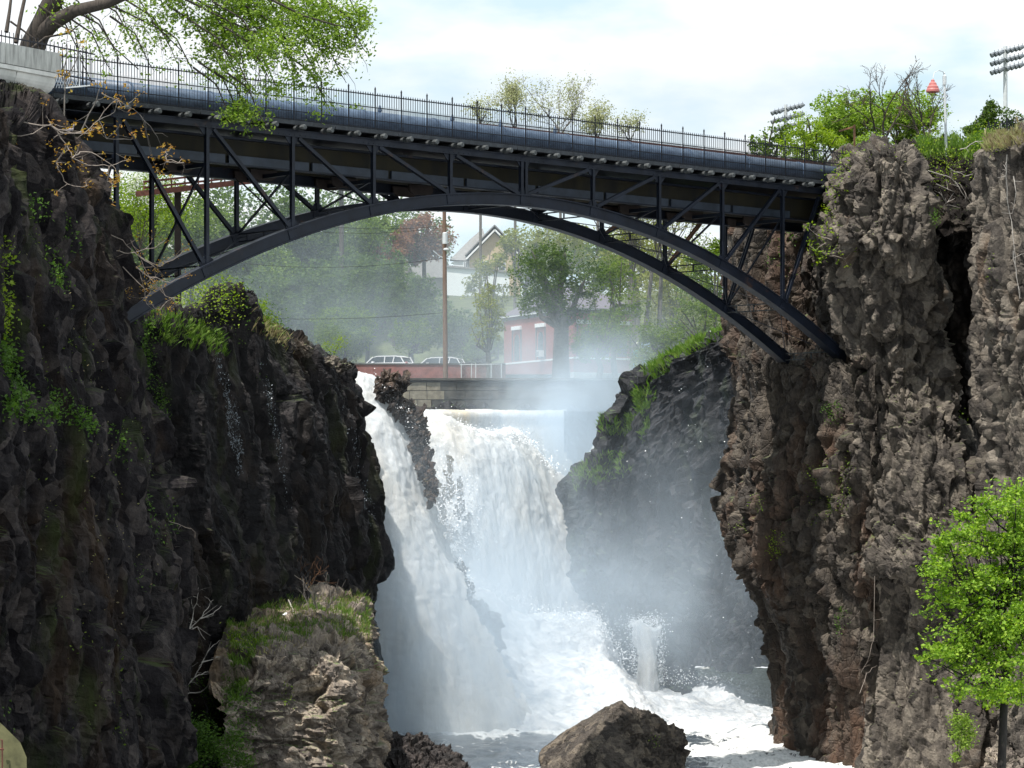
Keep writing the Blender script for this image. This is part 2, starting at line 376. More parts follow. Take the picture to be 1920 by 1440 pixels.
M['leaf_ivy'] = leaf_mat('ivy leaves', (0.030, 0.07, 0.012), (0.075, 0.15, 0.025), (0.13, 0.23, 0.04))
M['leaf_lime'] = leaf_mat('vine leaves', (0.10, 0.17, 0.02), (0.20, 0.30, 0.03), (0.32, 0.40, 0.05))
M['leaf_pale'] = leaf_mat('pale budding leaves', (0.22, 0.24, 0.13), (0.34, 0.36, 0.20), (0.45, 0.46, 0.28))
M['blossom'] = leaf_mat('blossom', (0.6, 0.62, 0.55), (0.75, 0.76, 0.7), (0.85, 0.85, 0.8), 0.3)
M['grass'] = leaf_mat('grass blades', (0.05, 0.11, 0.015), (0.11, 0.20, 0.03), (0.20, 0.27, 0.07))
M['grass_dry'] = leaf_mat('dry grass', (0.16, 0.13, 0.07), (0.27, 0.23, 0.13), (0.30, 0.34, 0.12))

def plain(name, c, rough=0.7, var=0.3, sc=4.0, metal=0.0, bump=0.15, c2=None, spec=0.4, stretch=(1, 1, 1), bdist=0.02):
    k = NT(name); n = k.noise(k.co(stretch), sc, 6, 0.6)
    lo = tuple(x * (1 - var) for x in c); hi = c2 or tuple(min(1, x * (1 + var)) for x in c)
    k.bsdf(k.ramp(n, [(0.3, lo), (0.7, hi)]), rough, metal, spec, n, bump, bdist); return k.m
def steel_mat():
    k = NT('blue black painted steel'); n = k.noise(k.co(), 1.6, 7, 0.6); r = k.noise(k.co((1, 1, 1), (4, 4, 4)), 0.9, 8, 0.7)
    c = k.ramp(n, [(0.3, (0.005, 0.007, 0.013)), (0.7, (0.011, 0.016, 0.029))])
    c = k.mix(k.ramp(r, [(0.60, 0.0), (0.72, 0.7)]), c, (0.07, 0.036, 0.020))
    k.bsdf(c, 0.5, 0.0, 0.32, k.noise(k.co(), 25, 3), 0.15, 0.01); return k.m
M['steel'] = steel_mat()
M['steel_fence'] = plain('black painted iron', (0.010, 0.012, 0.018), 0.6, 0.3, spec=0.25)
M['rust'] = plain('rusted steel', (0.115, 0.042, 0.030), 0.8, 0.45, 5.0)
M['rust_bar'] = plain('rust streaked bar', (0.085, 0.045, 0.025), 0.8, 0.6, 3.0, c2=(0.20, 0.10, 0.05))
M['pipe'] = plain('grey blue pipe', (0.085, 0.135, 0.225), 0.42, 0.3, 1.4, c2=(0.155, 0.225, 0.34), stretch=(1, 1, 3))
M['tie'] = plain('weathered timber', (0.04, 0.047, 0.052), 0.85, 0.5, 9.0, c2=(0.11, 0.12, 0.125), stretch=(1, 1, 1))
M['deckbeam'] = plain('deck edge timber', (0.028, 0.033, 0.040), 0.8, 0.4, 4.0)
M['girder_moss'] = plain('mossy girder', (0.006, 0.006, 0.006), 0.8, 0.3, 1.2, c2=(0.022, 0.018, 0.006), stretch=(1, 1, 0.3))
M['flange'] = plain('girder flange', (0.028, 0.038, 0.056), 0.5, 0.3, 2.0)
M['brown'] = plain('brown bracket', (0.03, 0.022, 0.02), 0.8, 0.3, 3)
M['concrete'] = plain('white concrete', (0.60, 0.60, 0.57), 0.85, 0.12, 2.5, c2=(0.74, 0.73, 0.70), stretch=(1, 1, 0.4))
M['coping'] = plain('weathered coping', (0.36, 0.36, 0.34), 0.88, 0.3, 3.5, c2=(0.56, 0.56, 0.53), stretch=(2.2, 2.2, 0.35))
M['mossy_concrete'] = plain('mossy concrete', (0.10, 0.10, 0.05), 0.9, 0.35, 3, c2=(0.17, 0.165, 0.08))
M['bark'] = plain('bark', (0.055, 0.045, 0.038), 0.9, 0.45, 5, bump=0.6, stretch=(3, 3, 0.6), bdist=0.05)
M['bark_black'] = plain('wet black bark', (0.012, 0.010, 0.009), 0.8, 0.4, 6)
M['bark_light'] = plain('pale bark', (0.26, 0.22, 0.19), 0.85, 0.3, 8)
M['bark_grey'] = plain('grey bark', (0.12, 0.11, 0.10), 0.9, 0.4, 6)
M['twig'] = plain('dead twigs', (0.38, 0.35, 0.32), 0.85, 0.3, 8)
M['masonry'] = plain('wall masonry', (0.045, 0.046, 0.046), 0.9, 0.5, 1.2, c2=(0.10, 0.098, 0.088))
M['masonry_tan'] = plain('tan masonry', (0.16, 0.145, 0.11), 0.9, 0.3, 2, c2=(0.26, 0.24, 0.19))
M['mortar'] = plain('mortar', (0.08, 0.08, 0.08), 0.95, 0.3, 3)
M['red_wall'] = plain('red parapet', (0.22, 0.09, 0.08), 0.85, 0.3, 2)
M['stone_pale'] = plain('pale stone', (0.45, 0.45, 0.41), 0.85, 0.25, 1.5, c2=(0.62, 0.62, 0.56))
M['roof_purple'] = plain('slate roof', (0.13, 0.12, 0.15), 0.8, 0.25, 6)
M['roof_grey'] = plain('grey shingle', (0.20, 0.20, 0.20), 0.85, 0.2, 5)
M['siding_white'] = plain('white siding', (0.62, 0.66, 0.68), 0.8, 0.08, 1)
M['siding_tan'] = plain('tan siding', (0.42, 0.33, 0.22), 0.85, 0.1, 2)
M['siding_grey'] = plain('grey siding', (0.27, 0.26, 0.25), 0.85, 0.15, 2)
M['trim'] = plain('white trim', (0.72, 0.74, 0.75), 0.7, 0.06, 2)
M['glass'] = plain('window glass', (0.045, 0.06, 0.075), 0.12, 0.2, 2, spec=0.8, bump=0.0)
M['car_white'] = plain('white car paint', (0.74, 0.75, 0.77), 0.25, 0.03, 1, spec=0.7, bump=0.0)
M['tyre'] = plain('tyre rubber', (0.02, 0.02, 0.02), 0.9, 0.2, 5)
M['wood_pole'] = plain('utility pole wood', (0.15, 0.10, 0.075), 0.9, 0.3, 6, stretch=(3, 3, 0.4))
M['galv'] = plain('galvanised steel', (0.50, 0.53, 0.55), 0.5, 0.12, 3)
M['lamp_red'] = plain('faded red enamel', (0.42, 0.14, 0.13), 0.45, 0.15, 3)
M['lamp_head'] = plain('floodlight housing', (0.14, 0.16, 0.18), 0.5, 0.2, 4)
M['ac_white'] = plain('air conditioner casing', (0.6, 0.62, 0.62), 0.6, 0.08, 5)
M['soil'] = plain('soil and turf', (0.045, 0.060, 0.022), 0.95, 0.5, 0.6, c2=(0.10, 0.12, 0.045))
M['asphalt'] = plain('asphalt', (0.05, 0.05, 0.05), 0.9, 0.2, 4)
M['bird_grey'] = plain('pigeon plumage', (0.20, 0.18, 0.19), 0.8, 0.25, 12)
M['bird_dark'] = plain('dark plumage', (0.02, 0.025, 0.02), 0.6, 0.2, 12)
M['bird_pale'] = plain('pale plumage', (0.42, 0.40, 0.36), 0.8, 0.2, 12)
M['litter_white'] = plain('white plastic', (0.82, 0.83, 0.84), 0.5, 0.05, 5)
M['paint_teal'] = plain('teal paint', (0.05, 0.38, 0.42), 0.7, 0.1, 3); M['paint_yellow'] = plain('yellow paint', (0.55, 0.6, 0.1), 0.7, 0.1, 3); M['paint_blue'] = plain('pale blue paint', (0.35, 0.5, 0.62), 0.7, 0.2, 3)

def brick_mat():
    k = NT('red brick'); n = k.noise(k.co(), 3, 5); br = k.n('TexBrick'); br.inputs['Scale'].default_value = 3.3
    mp = k.co((1, 1, 1)); sw = k.n('SeparateXYZ'); k.l(mp, sw.inputs[0]); cb = k.n('CombineXYZ'); k.l(k.math('ADD', sw.outputs[0], sw.outputs[1]), cb.inputs[0]); k.l(sw.outputs[2], cb.inputs[1]); k.l(cb.outputs[0], br.inputs['Vector'])
    br.inputs['Color1'].default_value = (0.30, 0.055, 0.035, 1); br.inputs['Color2'].default_value = (0.22, 0.042, 0.030, 1); br.inputs['Mortar'].default_value = (0.26, 0.2, 0.17, 1); br.inputs['Mortar Size'].default_value = 0.012
    k.bsdf(k.mix(0.35, br.outputs['Color'], k.ramp(n, [(0.3, 0.6), (0.7, 1.3)]), 'MULTIPLY'), 0.85, 0, 0.3, br.outputs['Fac'], 0.2, 0.01); return k.m
M['brick'] = brick_mat()

def fall_mat(name, tan=0.5, dark=None):
    k = NT(name); st = k.noise(k.co((1.6, 1.6, 0.22)), 1.1, 8, 0.66, 0.4); b = k.noise(k.co((1, 1, 0.5), (3, 1, 7)), 0.28, 4, 0.5); fine = k.noise(k.co((1, 1, 0.45)), 5.0, 7, 0.75)
    c = k.mix(k.ramp(st, [(0.30, 0.0), (0.62, 1.0)]), (0.62, 0.67, 0.72), (0.82, 0.84, 0.85))
    c = k.mix(k.math('MULTIPLY', k.ramp(b, [(0.46, 0.0), (0.66, 1.0)]), tan), c, (0.72, 0.62, 0.46))
    c = k.mix(0.6, c, k.ramp(fine, [(0.25, 0.80), (0.65, 1.04)]), 'MULTIPLY')
    h = k.math('ADD', st, k.math('MULTIPLY', fine, 0.35))
    d = k.n('BsdfPrincipled'); k.l(c, d.inputs['Base Color']); d.inputs['Roughness'].default_value = 0.65; d.inputs['Specular IOR Level'].default_value = 0.2
    bp = k.n('Bump'); bp.inputs['Strength'].default_value = 0.9; bp.inputs['Distance'].default_value = 0.11; k.l(h, bp.inputs['Height']); k.l(bp.outputs[0], d.inputs['Normal'])
    t = k.n('BsdfTranslucent'); k.l(c, t.inputs[0]); k.l(bp.outputs[0], t.inputs['Normal'])
    mx = k.n('MixShader'); mx.inputs[0].default_value = 0.4; k.l(d.outputs[0], mx.inputs[1]); k.l(t.outputs[0], mx.inputs[2]); k.l(mx.outputs[0], k.out.inputs[0])
    return k.m
M['fall'] = fall_mat('falling white water', 0.34)
M['fall_tan'] = fall_mat('falling tan water', 0.9)
def foam_mat(name):
    k = NT(name); n = k.noise(k.co((1, 1, 1)), 1.3, 9, 0.7, 0.5)
    c = k.ramp(n, [(0.32, (0.36, 0.40, 0.45)), (0.60, (0.70, 0.71, 0.72))])
    k.bsdf(c, 0.7, 0, 0.2, n, 0.8, 0.3); return k.m
M['foam'] = foam_mat('churned foam')
def pool_mat():
    k = NT('pool water'); f = k.attr('foam'); n = k.noise(k.co((1, 0.32, 1)), 1.5, 9, 0.72, 1.2); fine = k.noise(k.co((1, 0.4, 1)), 6, 5, 0.6)
    m = k.math('ADD', f, k.math('MULTIPLY', k.math('SUBTRACT', n, 0.5), 2.6))
    mk = k.ramp(m, [(0.42, 0.0), (0.62, 1.0)])
    wat = k.n('BsdfPrincipled'); wat.inputs['Base Color'].default_value = (0.030, 0.040, 0.052, 1); wat.inputs['Roughness'].default_value = 0.12; wat.inputs['Specular IOR Level'].default_value = 0.7
    fo = k.n('BsdfPrincipled'); k.l(k.ramp(fine, [(0.3, (0.46, 0.48, 0.48)), (0.6, (0.74, 0.75, 0.75))]), fo.inputs['Base Color']); fo.inputs['Roughness'].default_value = 0.7
    bp = k.n('Bump'); bp.inputs['Strength'].default_value = 0.6; bp.inputs['Distance'].default_value = 0.12; k.l(k.math('ADD', n, k.math('MULTIPLY', fine, 0.4)), bp.inputs['Height'])
    k.l(bp.outputs[0], wat.inputs['Normal']); k.l(bp.outputs[0], fo.inputs['Normal'])
    mx = k.n('MixShader'); k.l(mk, mx.inputs[0]); k.l(wat.outputs[0], mx.inputs[1]); k.l(fo.outputs[0], mx.inputs[2]); k.l(mx.outputs[0], k.out.inputs[0]); return k.m
M['pool'] = pool_mat()
def spray_mat():
    k = NT('spray droplets'); k.bsdf((0.85, 0.87, 0.9), 0.6, 0, 0.3); return k.m
M['spray'] = spray_mat()
M['trickle'] = plain('wet trickle glints', (0.20, 0.24, 0.28), 0.3, 0.4, 6, c2=(0.42, 0.47, 0.52))  # glints on the running water painted as pale bluish fleck colour
# ------------------------------------------------------------------ cliffs
WL = -14.7      # pool level
B_ = ZB(-16.4)
def d_left(V):
    q = V.copy(); q[:, 0] += q[:, 2] * 0.12
    m = rmod(V, 16, 3.0, 0.15, 1.6)
    return (0.95 * facet(q, (2.6, 2.6, 5.0), 11, 0.8, 0.12, 0.9) + m * 0.26 * facet(q, (0.75, 0.75, 3.4), 12, 1.2, 0.45, 0.2)
            + 0.11 * facet(q, (0.32, 0.32, 0.45), 13, 0.9, 0.2) + 2.0 * (fbm(V / 5.0, 3, 4) - 0.5) + 0.14 * (fbm(V / 0.5, 4, 3) - 0.5))
def d_left2(V):
    q = V.copy(); q[:, 0] -= (q[:, 2] + 3) * -0.18
    m = rmod(V, 26, 3.0, 0.2, 1.5)
    return (0.95 * facet(q, (1.6, 1.9, 11.0), 21, 0.8, 0.3, 0.6) + m * 0.32 * facet(q, (0.48, 0.55, 3.2), 22, 1.2, 0.45, 0.2)
            + 0.10 * facet(q, (0.28, 0.28, 0.4), 23, 0.9, 0.2) + 1.5 * (fbm(V / 4.0, 5, 4) - 0.5) + 0.12 * (fbm(V / 0.45, 6, 3) - 0.5))
def rmod(V, seed, sc=2.6, lo=0.25, hi=1.9):
    return lo + (hi - lo) * np.clip((fbm(V / (sc * np.array([1, 1, 1.6])), seed, 3) - 0.33) / 0.34, 0, 1)
def d_right(V):
    m = rmod(V, 36, 2.2, 0.3, 1.5)
    return (0.62 * facet(V, (1.25, 1.25, 6.5), 31, 0.9, 0.4, 0.4) + m * 0.28 * facet(V, (0.55, 0.55, 1.25), 32, 1.4, 0.55, 0.2)
            + m * 0.13 * facet(V, (0.27, 0.27, 0.33), 33, 1.2, 0.2) + 0.8 * (fbm(V / 4.0, 7, 4) - 0.5) + 0.10 * (fbm(V / 0.3, 8, 3) - 0.5))
def d_pier(V):
    m = rmod(V, 46)
    return (0.75 * facet(V, (1.2, 1.2, 6.2), 41, 0.8, 0.3) + m * 0.30 * facet(V, (0.50, 0.50, 1.3), 42, 1.4, 0.55, 0.2)
            + m * 0.12 * facet(V, (0.25, 0.25, 0.4), 43, 1.0, 0.2) + 0.9 * (fbm(V / 3.5, 9, 4) - 0.5) + 0.10 * (fbm(V / 0.3, 10, 3) - 0.5))
def d_far(V):
    return (0.9 * facet(V, (2.2, 2.2, 8.0), 51, 0.8, 0.3) + 0.42 * facet(V, (0.8, 0.8, 1.3), 52, 1.0, 0.25)
            + 0.20 * facet(V, (0.38, 0.38, 0.45), 53, 1.0, 0.2) + 1.0 * (fbm(V / 5.0, 12, 4) - 0.5))
def d_ledge(V):
    q = V.copy(); q[:, 2] += 0.12 * V[:, 0]
    return (0.62 * facet(q, (2.4, 2.4, 0.85), 61, 0.9, 0.45, 0.8) + rmod(V, 66, 1.6, 0.4, 1.5) * 0.20 * facet(q, (0.62, 0.62, 0.26), 62, 1.1, 0.35, 1.0)
            + 0.07 * facet(q, (0.3, 0.3, 0.17), 63, 1.0, 0.2, 0.8) + 0.7 * (fbm(V / 2.5, 14, 4) - 0.5) + 0.10 * (fbm(V / 0.3, 15, 3) - 0.5))

S = dict(kind='structure')
def rowset(ys, table):
    """table: per column list of (row y -> px, Y) given as lists aligned with ys"""
    return [[(table[c][r][0], ys[r], table[c][r][1]) for c in range(len(table))] for r in range(len(ys))]

# left near cliff
ys = [175, 212, 330, 450, 560, 640, 800, 1000, 1150, 1300, B_]
sil = [125, 128, 172, 214, 236, 248, 300, 318, 336, 345, 342]
tab = []
for (dx, Y) in ((None, 0),): pass
cols = [(-900, 60), (-420, 68), (-120, 76), (70, 88)]
for cpx, cY in cols:
    tab.append([(cpx + (s - 128) * (0.55 if cpx > 0 else 0.2), cY + (16 if i == 0 else 0) - 0.012 * max(0, i - 1) * 10) for i, s in enumerate(sil)])
tab.append([(s - 40, 97 + (10 if i == 0 else 0)) for i, s in enumerate(sil)])
tab.append([(s, 101.5 + (8 if i == 0 else 0)) for i, s in enumerate(sil)])
tab.append([(s - 18, 107 + (4 if i == 0 else 0)) for i, s in enumerate(sil)])
tab.append([(s - 60, 116) for i, s in enumerate(sil)])
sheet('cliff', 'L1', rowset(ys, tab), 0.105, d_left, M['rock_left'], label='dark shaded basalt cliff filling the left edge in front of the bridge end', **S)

# second left cliff, down to the left edge of the falls
def L2col(pxs, Y):  # pxs per row
    return [(p, Y + (7 if i == 0 else 0)) for i, p in enumerate(pxs)]
top = {200: 596, 290: 592, 345: 575, 400: 552, 440: 560, 475: 590, 520: 632, 560: 645, 610: 668, 655: 690}
colsL2 = [  # px at rows: back, top, +45, 740, 830, 950, 1050, 1110, 1170, 1300, bottom ; Y
    ([190]*11, 109, 600), ([285,285,288,292,300,315,325,330,335,340,345], 112.5, 600), ([345,345,350,360,372,392,405,412,418,425,430], 115.5, 588),
    ([400,400,405,420,436,458,472,480,488,500,505], 119, 554), ([436,436,445,465,482,505,520,528,535,548,555], 122, 566), ([470,470,482,505,525,548,562,570,578,590,598], 126, 592),
    ([515,515,530,556,575,598,612,620,626,636,642], 130, 634), ([560,560,572,590,606,630,646,650,655,662,668], 134, 650), ([610,610,622,640,650,668,682,680,682,690,694], 138.5, 668),
    ([652,652,664,671,684,704,719,694,698,706,708], 143, 690), ([644,644,655,660,668,680,690,680,684,690,692], 148, 700), ([620,620,630,640,645,650,660,660,660,665,665], 156, 704)]
rows = []
for r in range(11):
    row = []
    for (pxs, Y, ty) in colsL2:
        yv = [ty + 14, ty, ty + 46, 740, 830, 950, 1050, 1110, 1170, 1300, B_][r]
        row.append((pxs[r], yv, Y + (9 if r == 0 else 0) - (0.5 if r == 4 else 0)))
    rows.append(row)
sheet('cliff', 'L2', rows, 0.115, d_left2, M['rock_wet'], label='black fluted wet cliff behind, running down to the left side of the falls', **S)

# sunlit rock ledge at the bottom left
rows = []
for r, (yy, dY) in enumerate([(None, 0), (None, 0), (None, 0), (1300, 0), (1380, 0), (B_, 0)]):
    row = []
    for (px3, y0, y1, y2, Yb, Ym, Yf) in [((400, 395, 400, 430, 420, 425), 1225, 1262, 1305, 113, 111.5, 110), ((432, 425, 452, 462, 450, 468), 1165, 1215, 1270, 116.5, 113.5, 110.8), ((490, 485, 500, 498, 490, 500), 1132, 1175, 1236, 121, 116, 111.5),
                                          ((570, 568, 570, 570, 565, 568), 1116, 1165, 1228, 127, 119, 113), ((640, 640, 640, 640, 640, 640), 1108, 1160, 1222, 131, 121.5, 113.6), ((682, 690, 694, 698, 700, 698), 1118, 1176, 1256, 134, 124.5, 117.6),
                                          ((684, 692, 700, 712, 718, 712), 1130, 1190, 1262, 137, 127, 120), ((676, 684, 692, 700, 704, 700), 1140, 1205, 1270, 141, 133, 127)]:
        y = [y0, y1, y2, 1310, 1385, B_][r]; Y = [Yb, Ym, Yf, Yf - 0.8, Yf - 1.2, Yf - 1.6][r]
        row.append((px3[r], y, Y))
    rows.append(row)
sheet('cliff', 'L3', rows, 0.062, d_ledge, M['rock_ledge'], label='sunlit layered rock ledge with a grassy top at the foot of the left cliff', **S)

# right pier: the recessed face the arch springs from
rows = []
for r, (y, sh) in enumerate([(436, 0), (424, 0), (470, 0), (560, 0), (650, 0), (676, 1), (750, 1), (900, 1), (965, 1), (1050, 2), (1140, 3), (1230, 4), (1330, 4), (B_, 4)]):
    silx = [1392, 1388, 1390, 1392, 1390, 1390, 1403, 1392, 1380, 1396, 1440, 1470, 1480, 1470][r]
    up = r < 5
    Ys = [(150, 144, 141.5, 139.5, 138.5, 136, 134), (149, 142.6, 138.2, 135.6, 133.6, 131.8, 131)][0 if up else 1]
    f = lambda a: silx + (1620 - silx) * a
    row = []
    for a, Y in zip((-0.10, 0.0, 0.2, 0.42, 0.66, 0.88, 1.1), Ys):
        row.append((f(a), y, Y + (6 if r == 0 else 0) + (0.6 if sh >= 3 else 0)))
    rows.append(row)
sheet('cliff', 'R1a', rows, 0.078, d_pier, M['rock_pier'], label='brown vertical rock face under the right end of the bridge, standing in the white water', **S)

# right pier: tall pillar
rows = []
lefts = [(1590, 300), (1588, 300), (1562, 350), (1576, 400), (1545, 445), (1560, 520), (1578, 640), (1592, 720), (1602, 800), (1588, 900), (1592, 980), (1606, 1060), (1618, 1180), (1614, 1300), (1604, B_)]
rights = [(1720, 290), (1720, 290), (1730, 350), (1742, 405), (1752, 445), (1758, 520), (1768, 640), (1778, 720), (1796, 800), (1822, 900), (1848, 980), (1872, 1060), (1880, 1180), (1886, 1300), (1900, B_)]
for r, ((lx, ly), (rx, ry)) in enumerate(zip(lefts, rights)):
    row = []
    bul = [0, 0, -0.3, -0.5, -0.5, 0.4, 1.4, 1.6, 1.0, 0.2, 0.1, -0.9, 0.8, 0.6, -0.3][r]  # overhangs
    for a, Y in zip((-0.12, 0.0, 0.08, 0.3, 0.55, 0.8, 0.95, 1.0, 1.02), (141, 134, 131.4, 130.2, 129.6, 129.4, 130.0, 131.4, 141)):
        y = ly + (ry - ly) * max(0, min(1, a))
        if r <= 1: y = [302, 300, 292, 280, 276, 280, 290, 296, 300][(-0.12, 0.0, 0.08, 0.3, 0.55, 0.8, 0.95, 1.0, 1.02).index(a)]
        rec = {5: 0.3, 6: 0.6, 7: 0.6}.get(r, 0.0) * {0.55: 0.35, 0.8: 1.0, 0.95: 1.25}.get(a, 0.0)
        row.append((lx + (rx - lx) * a, y, Y + bul + rec + (9 if r == 0 else 0)))
    rows.append(row)
sheet('cliff', 'R1b', rows, 0.072, d_right, M['rock_right'], label='tall brown broken-faced rock pillar right of the bridge end', **S)

# brushy slope between pillar and the edge cliff
rows = []
for r, (y, dy) in enumerate([(268, 9), (282, 5), (330, 3.5), (400, 2), (425, 0.0), (440, 1.0), (470, 4.5), (700, 5.5), (950, 5.5), (1250, 3), (B_, 2)]):
    rows.append([(px, y + (0 if r > 3 or r == 0 else (px - 1700) * 0.05), Y + dy) for px, Y in ((1690, 136), (1740, 134), (1790, 132.5), (1832, 132), (1846, 134 + (7 if y is not None and 430 < (y if y > 0 else 2000) else 0)), (1900, 136))])
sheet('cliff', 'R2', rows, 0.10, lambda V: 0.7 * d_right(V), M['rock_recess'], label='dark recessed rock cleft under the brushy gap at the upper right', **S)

# right edge cliff
rows = []
for r, y in enumerate([258, 255, 300, 450, 600, 700, 800, 900, 1000, 1200, 1320, B_]):
    lx = [1846, 1842, 1838, 1840, 1846, 1850, 1856, 1860, 1858, 1868, 1880, 1884][r]
    bul = [0, 0, 0, 0, 0, 0, 0.2, 0.3, -0.2, -0.5, -0.8, -1.2][r]
    ty = {0: (300, 292, 272, 252, 230, 200), 1: (298, 290, 270, 250, 228, 196)}.get(r)
    rows.append([(px, (ty[i] if ty else y), Y + bul + (10 if r == 0 else 0)) for i, (px, Y) in enumerate(((lx + 6, 134), (lx, 123.5), (lx + 40, 121), (lx + 120, 119.5), (2150, 117), (2700, 108)))])
sheet('cliff', 'R3', rows, 0.085, d_right, M['rock_right'], label='brown jointed cliff cut off by the right edge of the photo', **S)

# far right cliff behind the spray
colsR0 = [(1098, 190, 930), (1072, 176.5, 925), (1096, 175.5, 886), (1126, 175.5, 852), (1140, 176, 794), (1174, 176, 745), (1188, 175.5, 722), (1240, 174, 692), (1310, 171, 652), (1400, 167, 616), (1500, 163, 590), (1600, 158, 575)]
rows = []
for r in range(9):
    row = []
    for i, (px, Y, ty) in enumerate(colsR0):
        y = [ty + 6, ty, ty + 30, max(ty + 70, 870 + (10 - i) * 6), 1000, 1090, 1160, 1240, B_][r]
        if r >= 1 and y < ty: y = ty
        sh = [0, 0, 0, 2, -2, 8, 40, 60, 75][r] * (1 if i < 3 else (0.6 if i < 6 else 0.25))
        row.append((px + sh, y, Y + (14 if r == 0 else 0) - [0, 0, 0.4, 1, 1.4, 1.8, 2.2, 2.6, 3.4][r]))
    rows.append(row)
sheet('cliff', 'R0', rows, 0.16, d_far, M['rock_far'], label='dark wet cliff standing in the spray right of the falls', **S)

# rock wall behind the falling water and under the river lip
rows = []
for r, y in enumerate([772, 774, 860, 1000, 1150, B_]):
    row = [(640, y, 168), (700, y, 170), (770, y + 4, 184), (850, y + 2, 190), (960, y, 194.6), (1060, y, 195.6), (1140, y, 195.6), (1200, y, 192)]
    rows.append([(px, yy, Y + (3 if r == 0 else 0) - r * 0.5) for px, yy, Y in row])
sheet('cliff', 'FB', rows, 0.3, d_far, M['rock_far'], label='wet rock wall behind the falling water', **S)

# closed rock lumps
def rock_blob(name, c, rad, seed, mat, sub=6, rot=(0, 0, 0), rel=(0.22, 0.10, 0.04), size=1.0, cut=None, **kw):
    import bmesh
    bm = bmesh.new(); bmesh.ops.create_icosphere(bm, subdivisions=sub, radius=1.0)
    V = np.array([v.co[:] for v in bm.verts]); Fc = np.array([[v.index for v in f.verts] for f in bm.faces]); bm.free()
    n = V.copy(); rm = np.mean(rad)
    V = V * np.array(rad)
    if cut is not None: V = cut(V, n)
    from mathutils import Euler
    Rm = np.array(Euler(rot).to_matrix()); V = V @ Rm.T; n = n @ Rm.T
    W = V + np.array(c)
    d = rm * (rel[0] * facet(W, np.array((0.9, 0.9, 0.8)) * size * rm * 0.75, seed, 0.9, 0.15) + rel[1] * facet(W, 0.30 * size * rm, seed + 1, 1.0, 0.25) + rel[2] * facet(W, 0.12 * size * rm, seed + 2, 1.0, 0.2) + rel[0] * (fbm(W / rm, seed + 3, 4) - 0.5))
    W = W + n * d[:, None]
    key = kw.pop('key', None)
    if key: SURF[key] = (W, n)
    parent = kw.pop('parent', None)
    return link(name, mesh_data(name, W, Fc, mat), parent, **kw)
def hull_rock(name, pts, seed, mat, sub=5, rel=0.18, fine=0.05, key=None, right_rough=False, **kw):
    """rock from corner points: convex hull, subdivided, broken up"""
    import bmesh
    bm = bmesh.new()
    for p in pts: bm.verts.new(tuple(p))
    bmesh.ops.convex_hull(bm, input=bm.verts[:])
    for v in [v for v in bm.verts if not v.link_faces]: bm.verts.remove(v)
    bmesh.ops.triangulate(bm, faces=bm.faces[:])
    for _ in range(sub):
        es = [e for e in bm.edges if e.calc_length() > 0.13]
        if not es: break
        bmesh.ops.subdivide_edges(bm, edges=es, cuts=1); bmesh.ops.triangulate(bm, faces=[f for f in bm.faces if len(f.verts) > 3])
    for _ in range(3): bmesh.ops.smooth_vert(bm, verts=bm.verts[:], factor=0.5, use_axis_x=True, use_axis_y=True, use_axis_z=True)
    bm.normal_update()
    bm.verts.index_update()
    V = np.array([v.co[:] for v in bm.verts]); n = np.array([v.normal[:] for v in bm.verts]); Fc = np.array([[v.index for v in f.verts] for f in bm.faces]); bm.free()
    rough = np.ones(len(V))
    if right_rough is not False: rough = right_rough(V, n)
    d = rel * facet(V, 1.1, seed, 0.8, 0.1) * (0.3 + 0.7 * rough) + rough * (0.20 * facet(V, (0.5, 0.5, 0.45), seed + 1, 1.2, 0.35)) + (0.3 + rough) * fine * 1.4 * facet(V, 0.2, seed + 2, 1.1, 0.25) + fine * 1.5 * (fbm(V / 0.35, seed + 3, 4) - 0.5) * 2 + 0.25 * (fbm(V / 1.6, seed + 4, 3) - 0.5)
    V = V + n * d[:, None]
    if key: SURF[key] = (V, n)
    return link(name, mesh_data(name, V, Fc, mat), None, **kw)

Yb = 133.0
pts = [P(1163, 1318, 133), P(1150, 1326, 135), P(1110, 1340, 136), P(1012, 1405, 135), P(1010, 1455, 131.5), P(1060, 1480, 130), P(1190, 1500, 128.6), P(1255, 1480, 130), P(1284, 1440, 132), P(1282, 1385, 133.5),
       P(1255, 1362, 134.5), P(1215, 1336, 134.5), P(1178, 1324, 134), P(1100, 1385, 131.2), P(1130, 1420, 130.0), P(1200, 1380, 131.6), P(1100, 1372, 137), P(1230, 1375, 138), P(1150, 1490, 135), P(1040, 1460, 137), P(1270, 1450, 137)]
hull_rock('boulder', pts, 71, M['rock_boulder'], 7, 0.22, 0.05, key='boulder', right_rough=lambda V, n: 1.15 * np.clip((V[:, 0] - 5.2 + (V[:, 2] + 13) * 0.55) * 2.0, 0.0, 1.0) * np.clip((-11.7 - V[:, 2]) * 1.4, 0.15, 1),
          label='big brown peaked boulder in the pool at the bottom centre', cat='boulder')
pts = [P(700, 1392, 132), P(722, 1380, 131), P(790, 1378, 131), P(830, 1396, 130.5), P(868, 1428, 130), P(882, 1450, 129.5), P(690, 1412, 131), P(672, 1480, 129), P(770, 1510, 126.5), P(900, 1500, 128), P(760, 1400, 135), P(860, 1440, 134), P(690, 1440, 135), P(890, 1490, 134), P(690, 1500, 134)]
hull_rock('boulder', pts, 77, M['rock_boulder_dark'], 7, 0.22, 0.06, key='boulder_dark', label='low dark boulder beside the rock ledge at the bottom edge', cat='boulder')

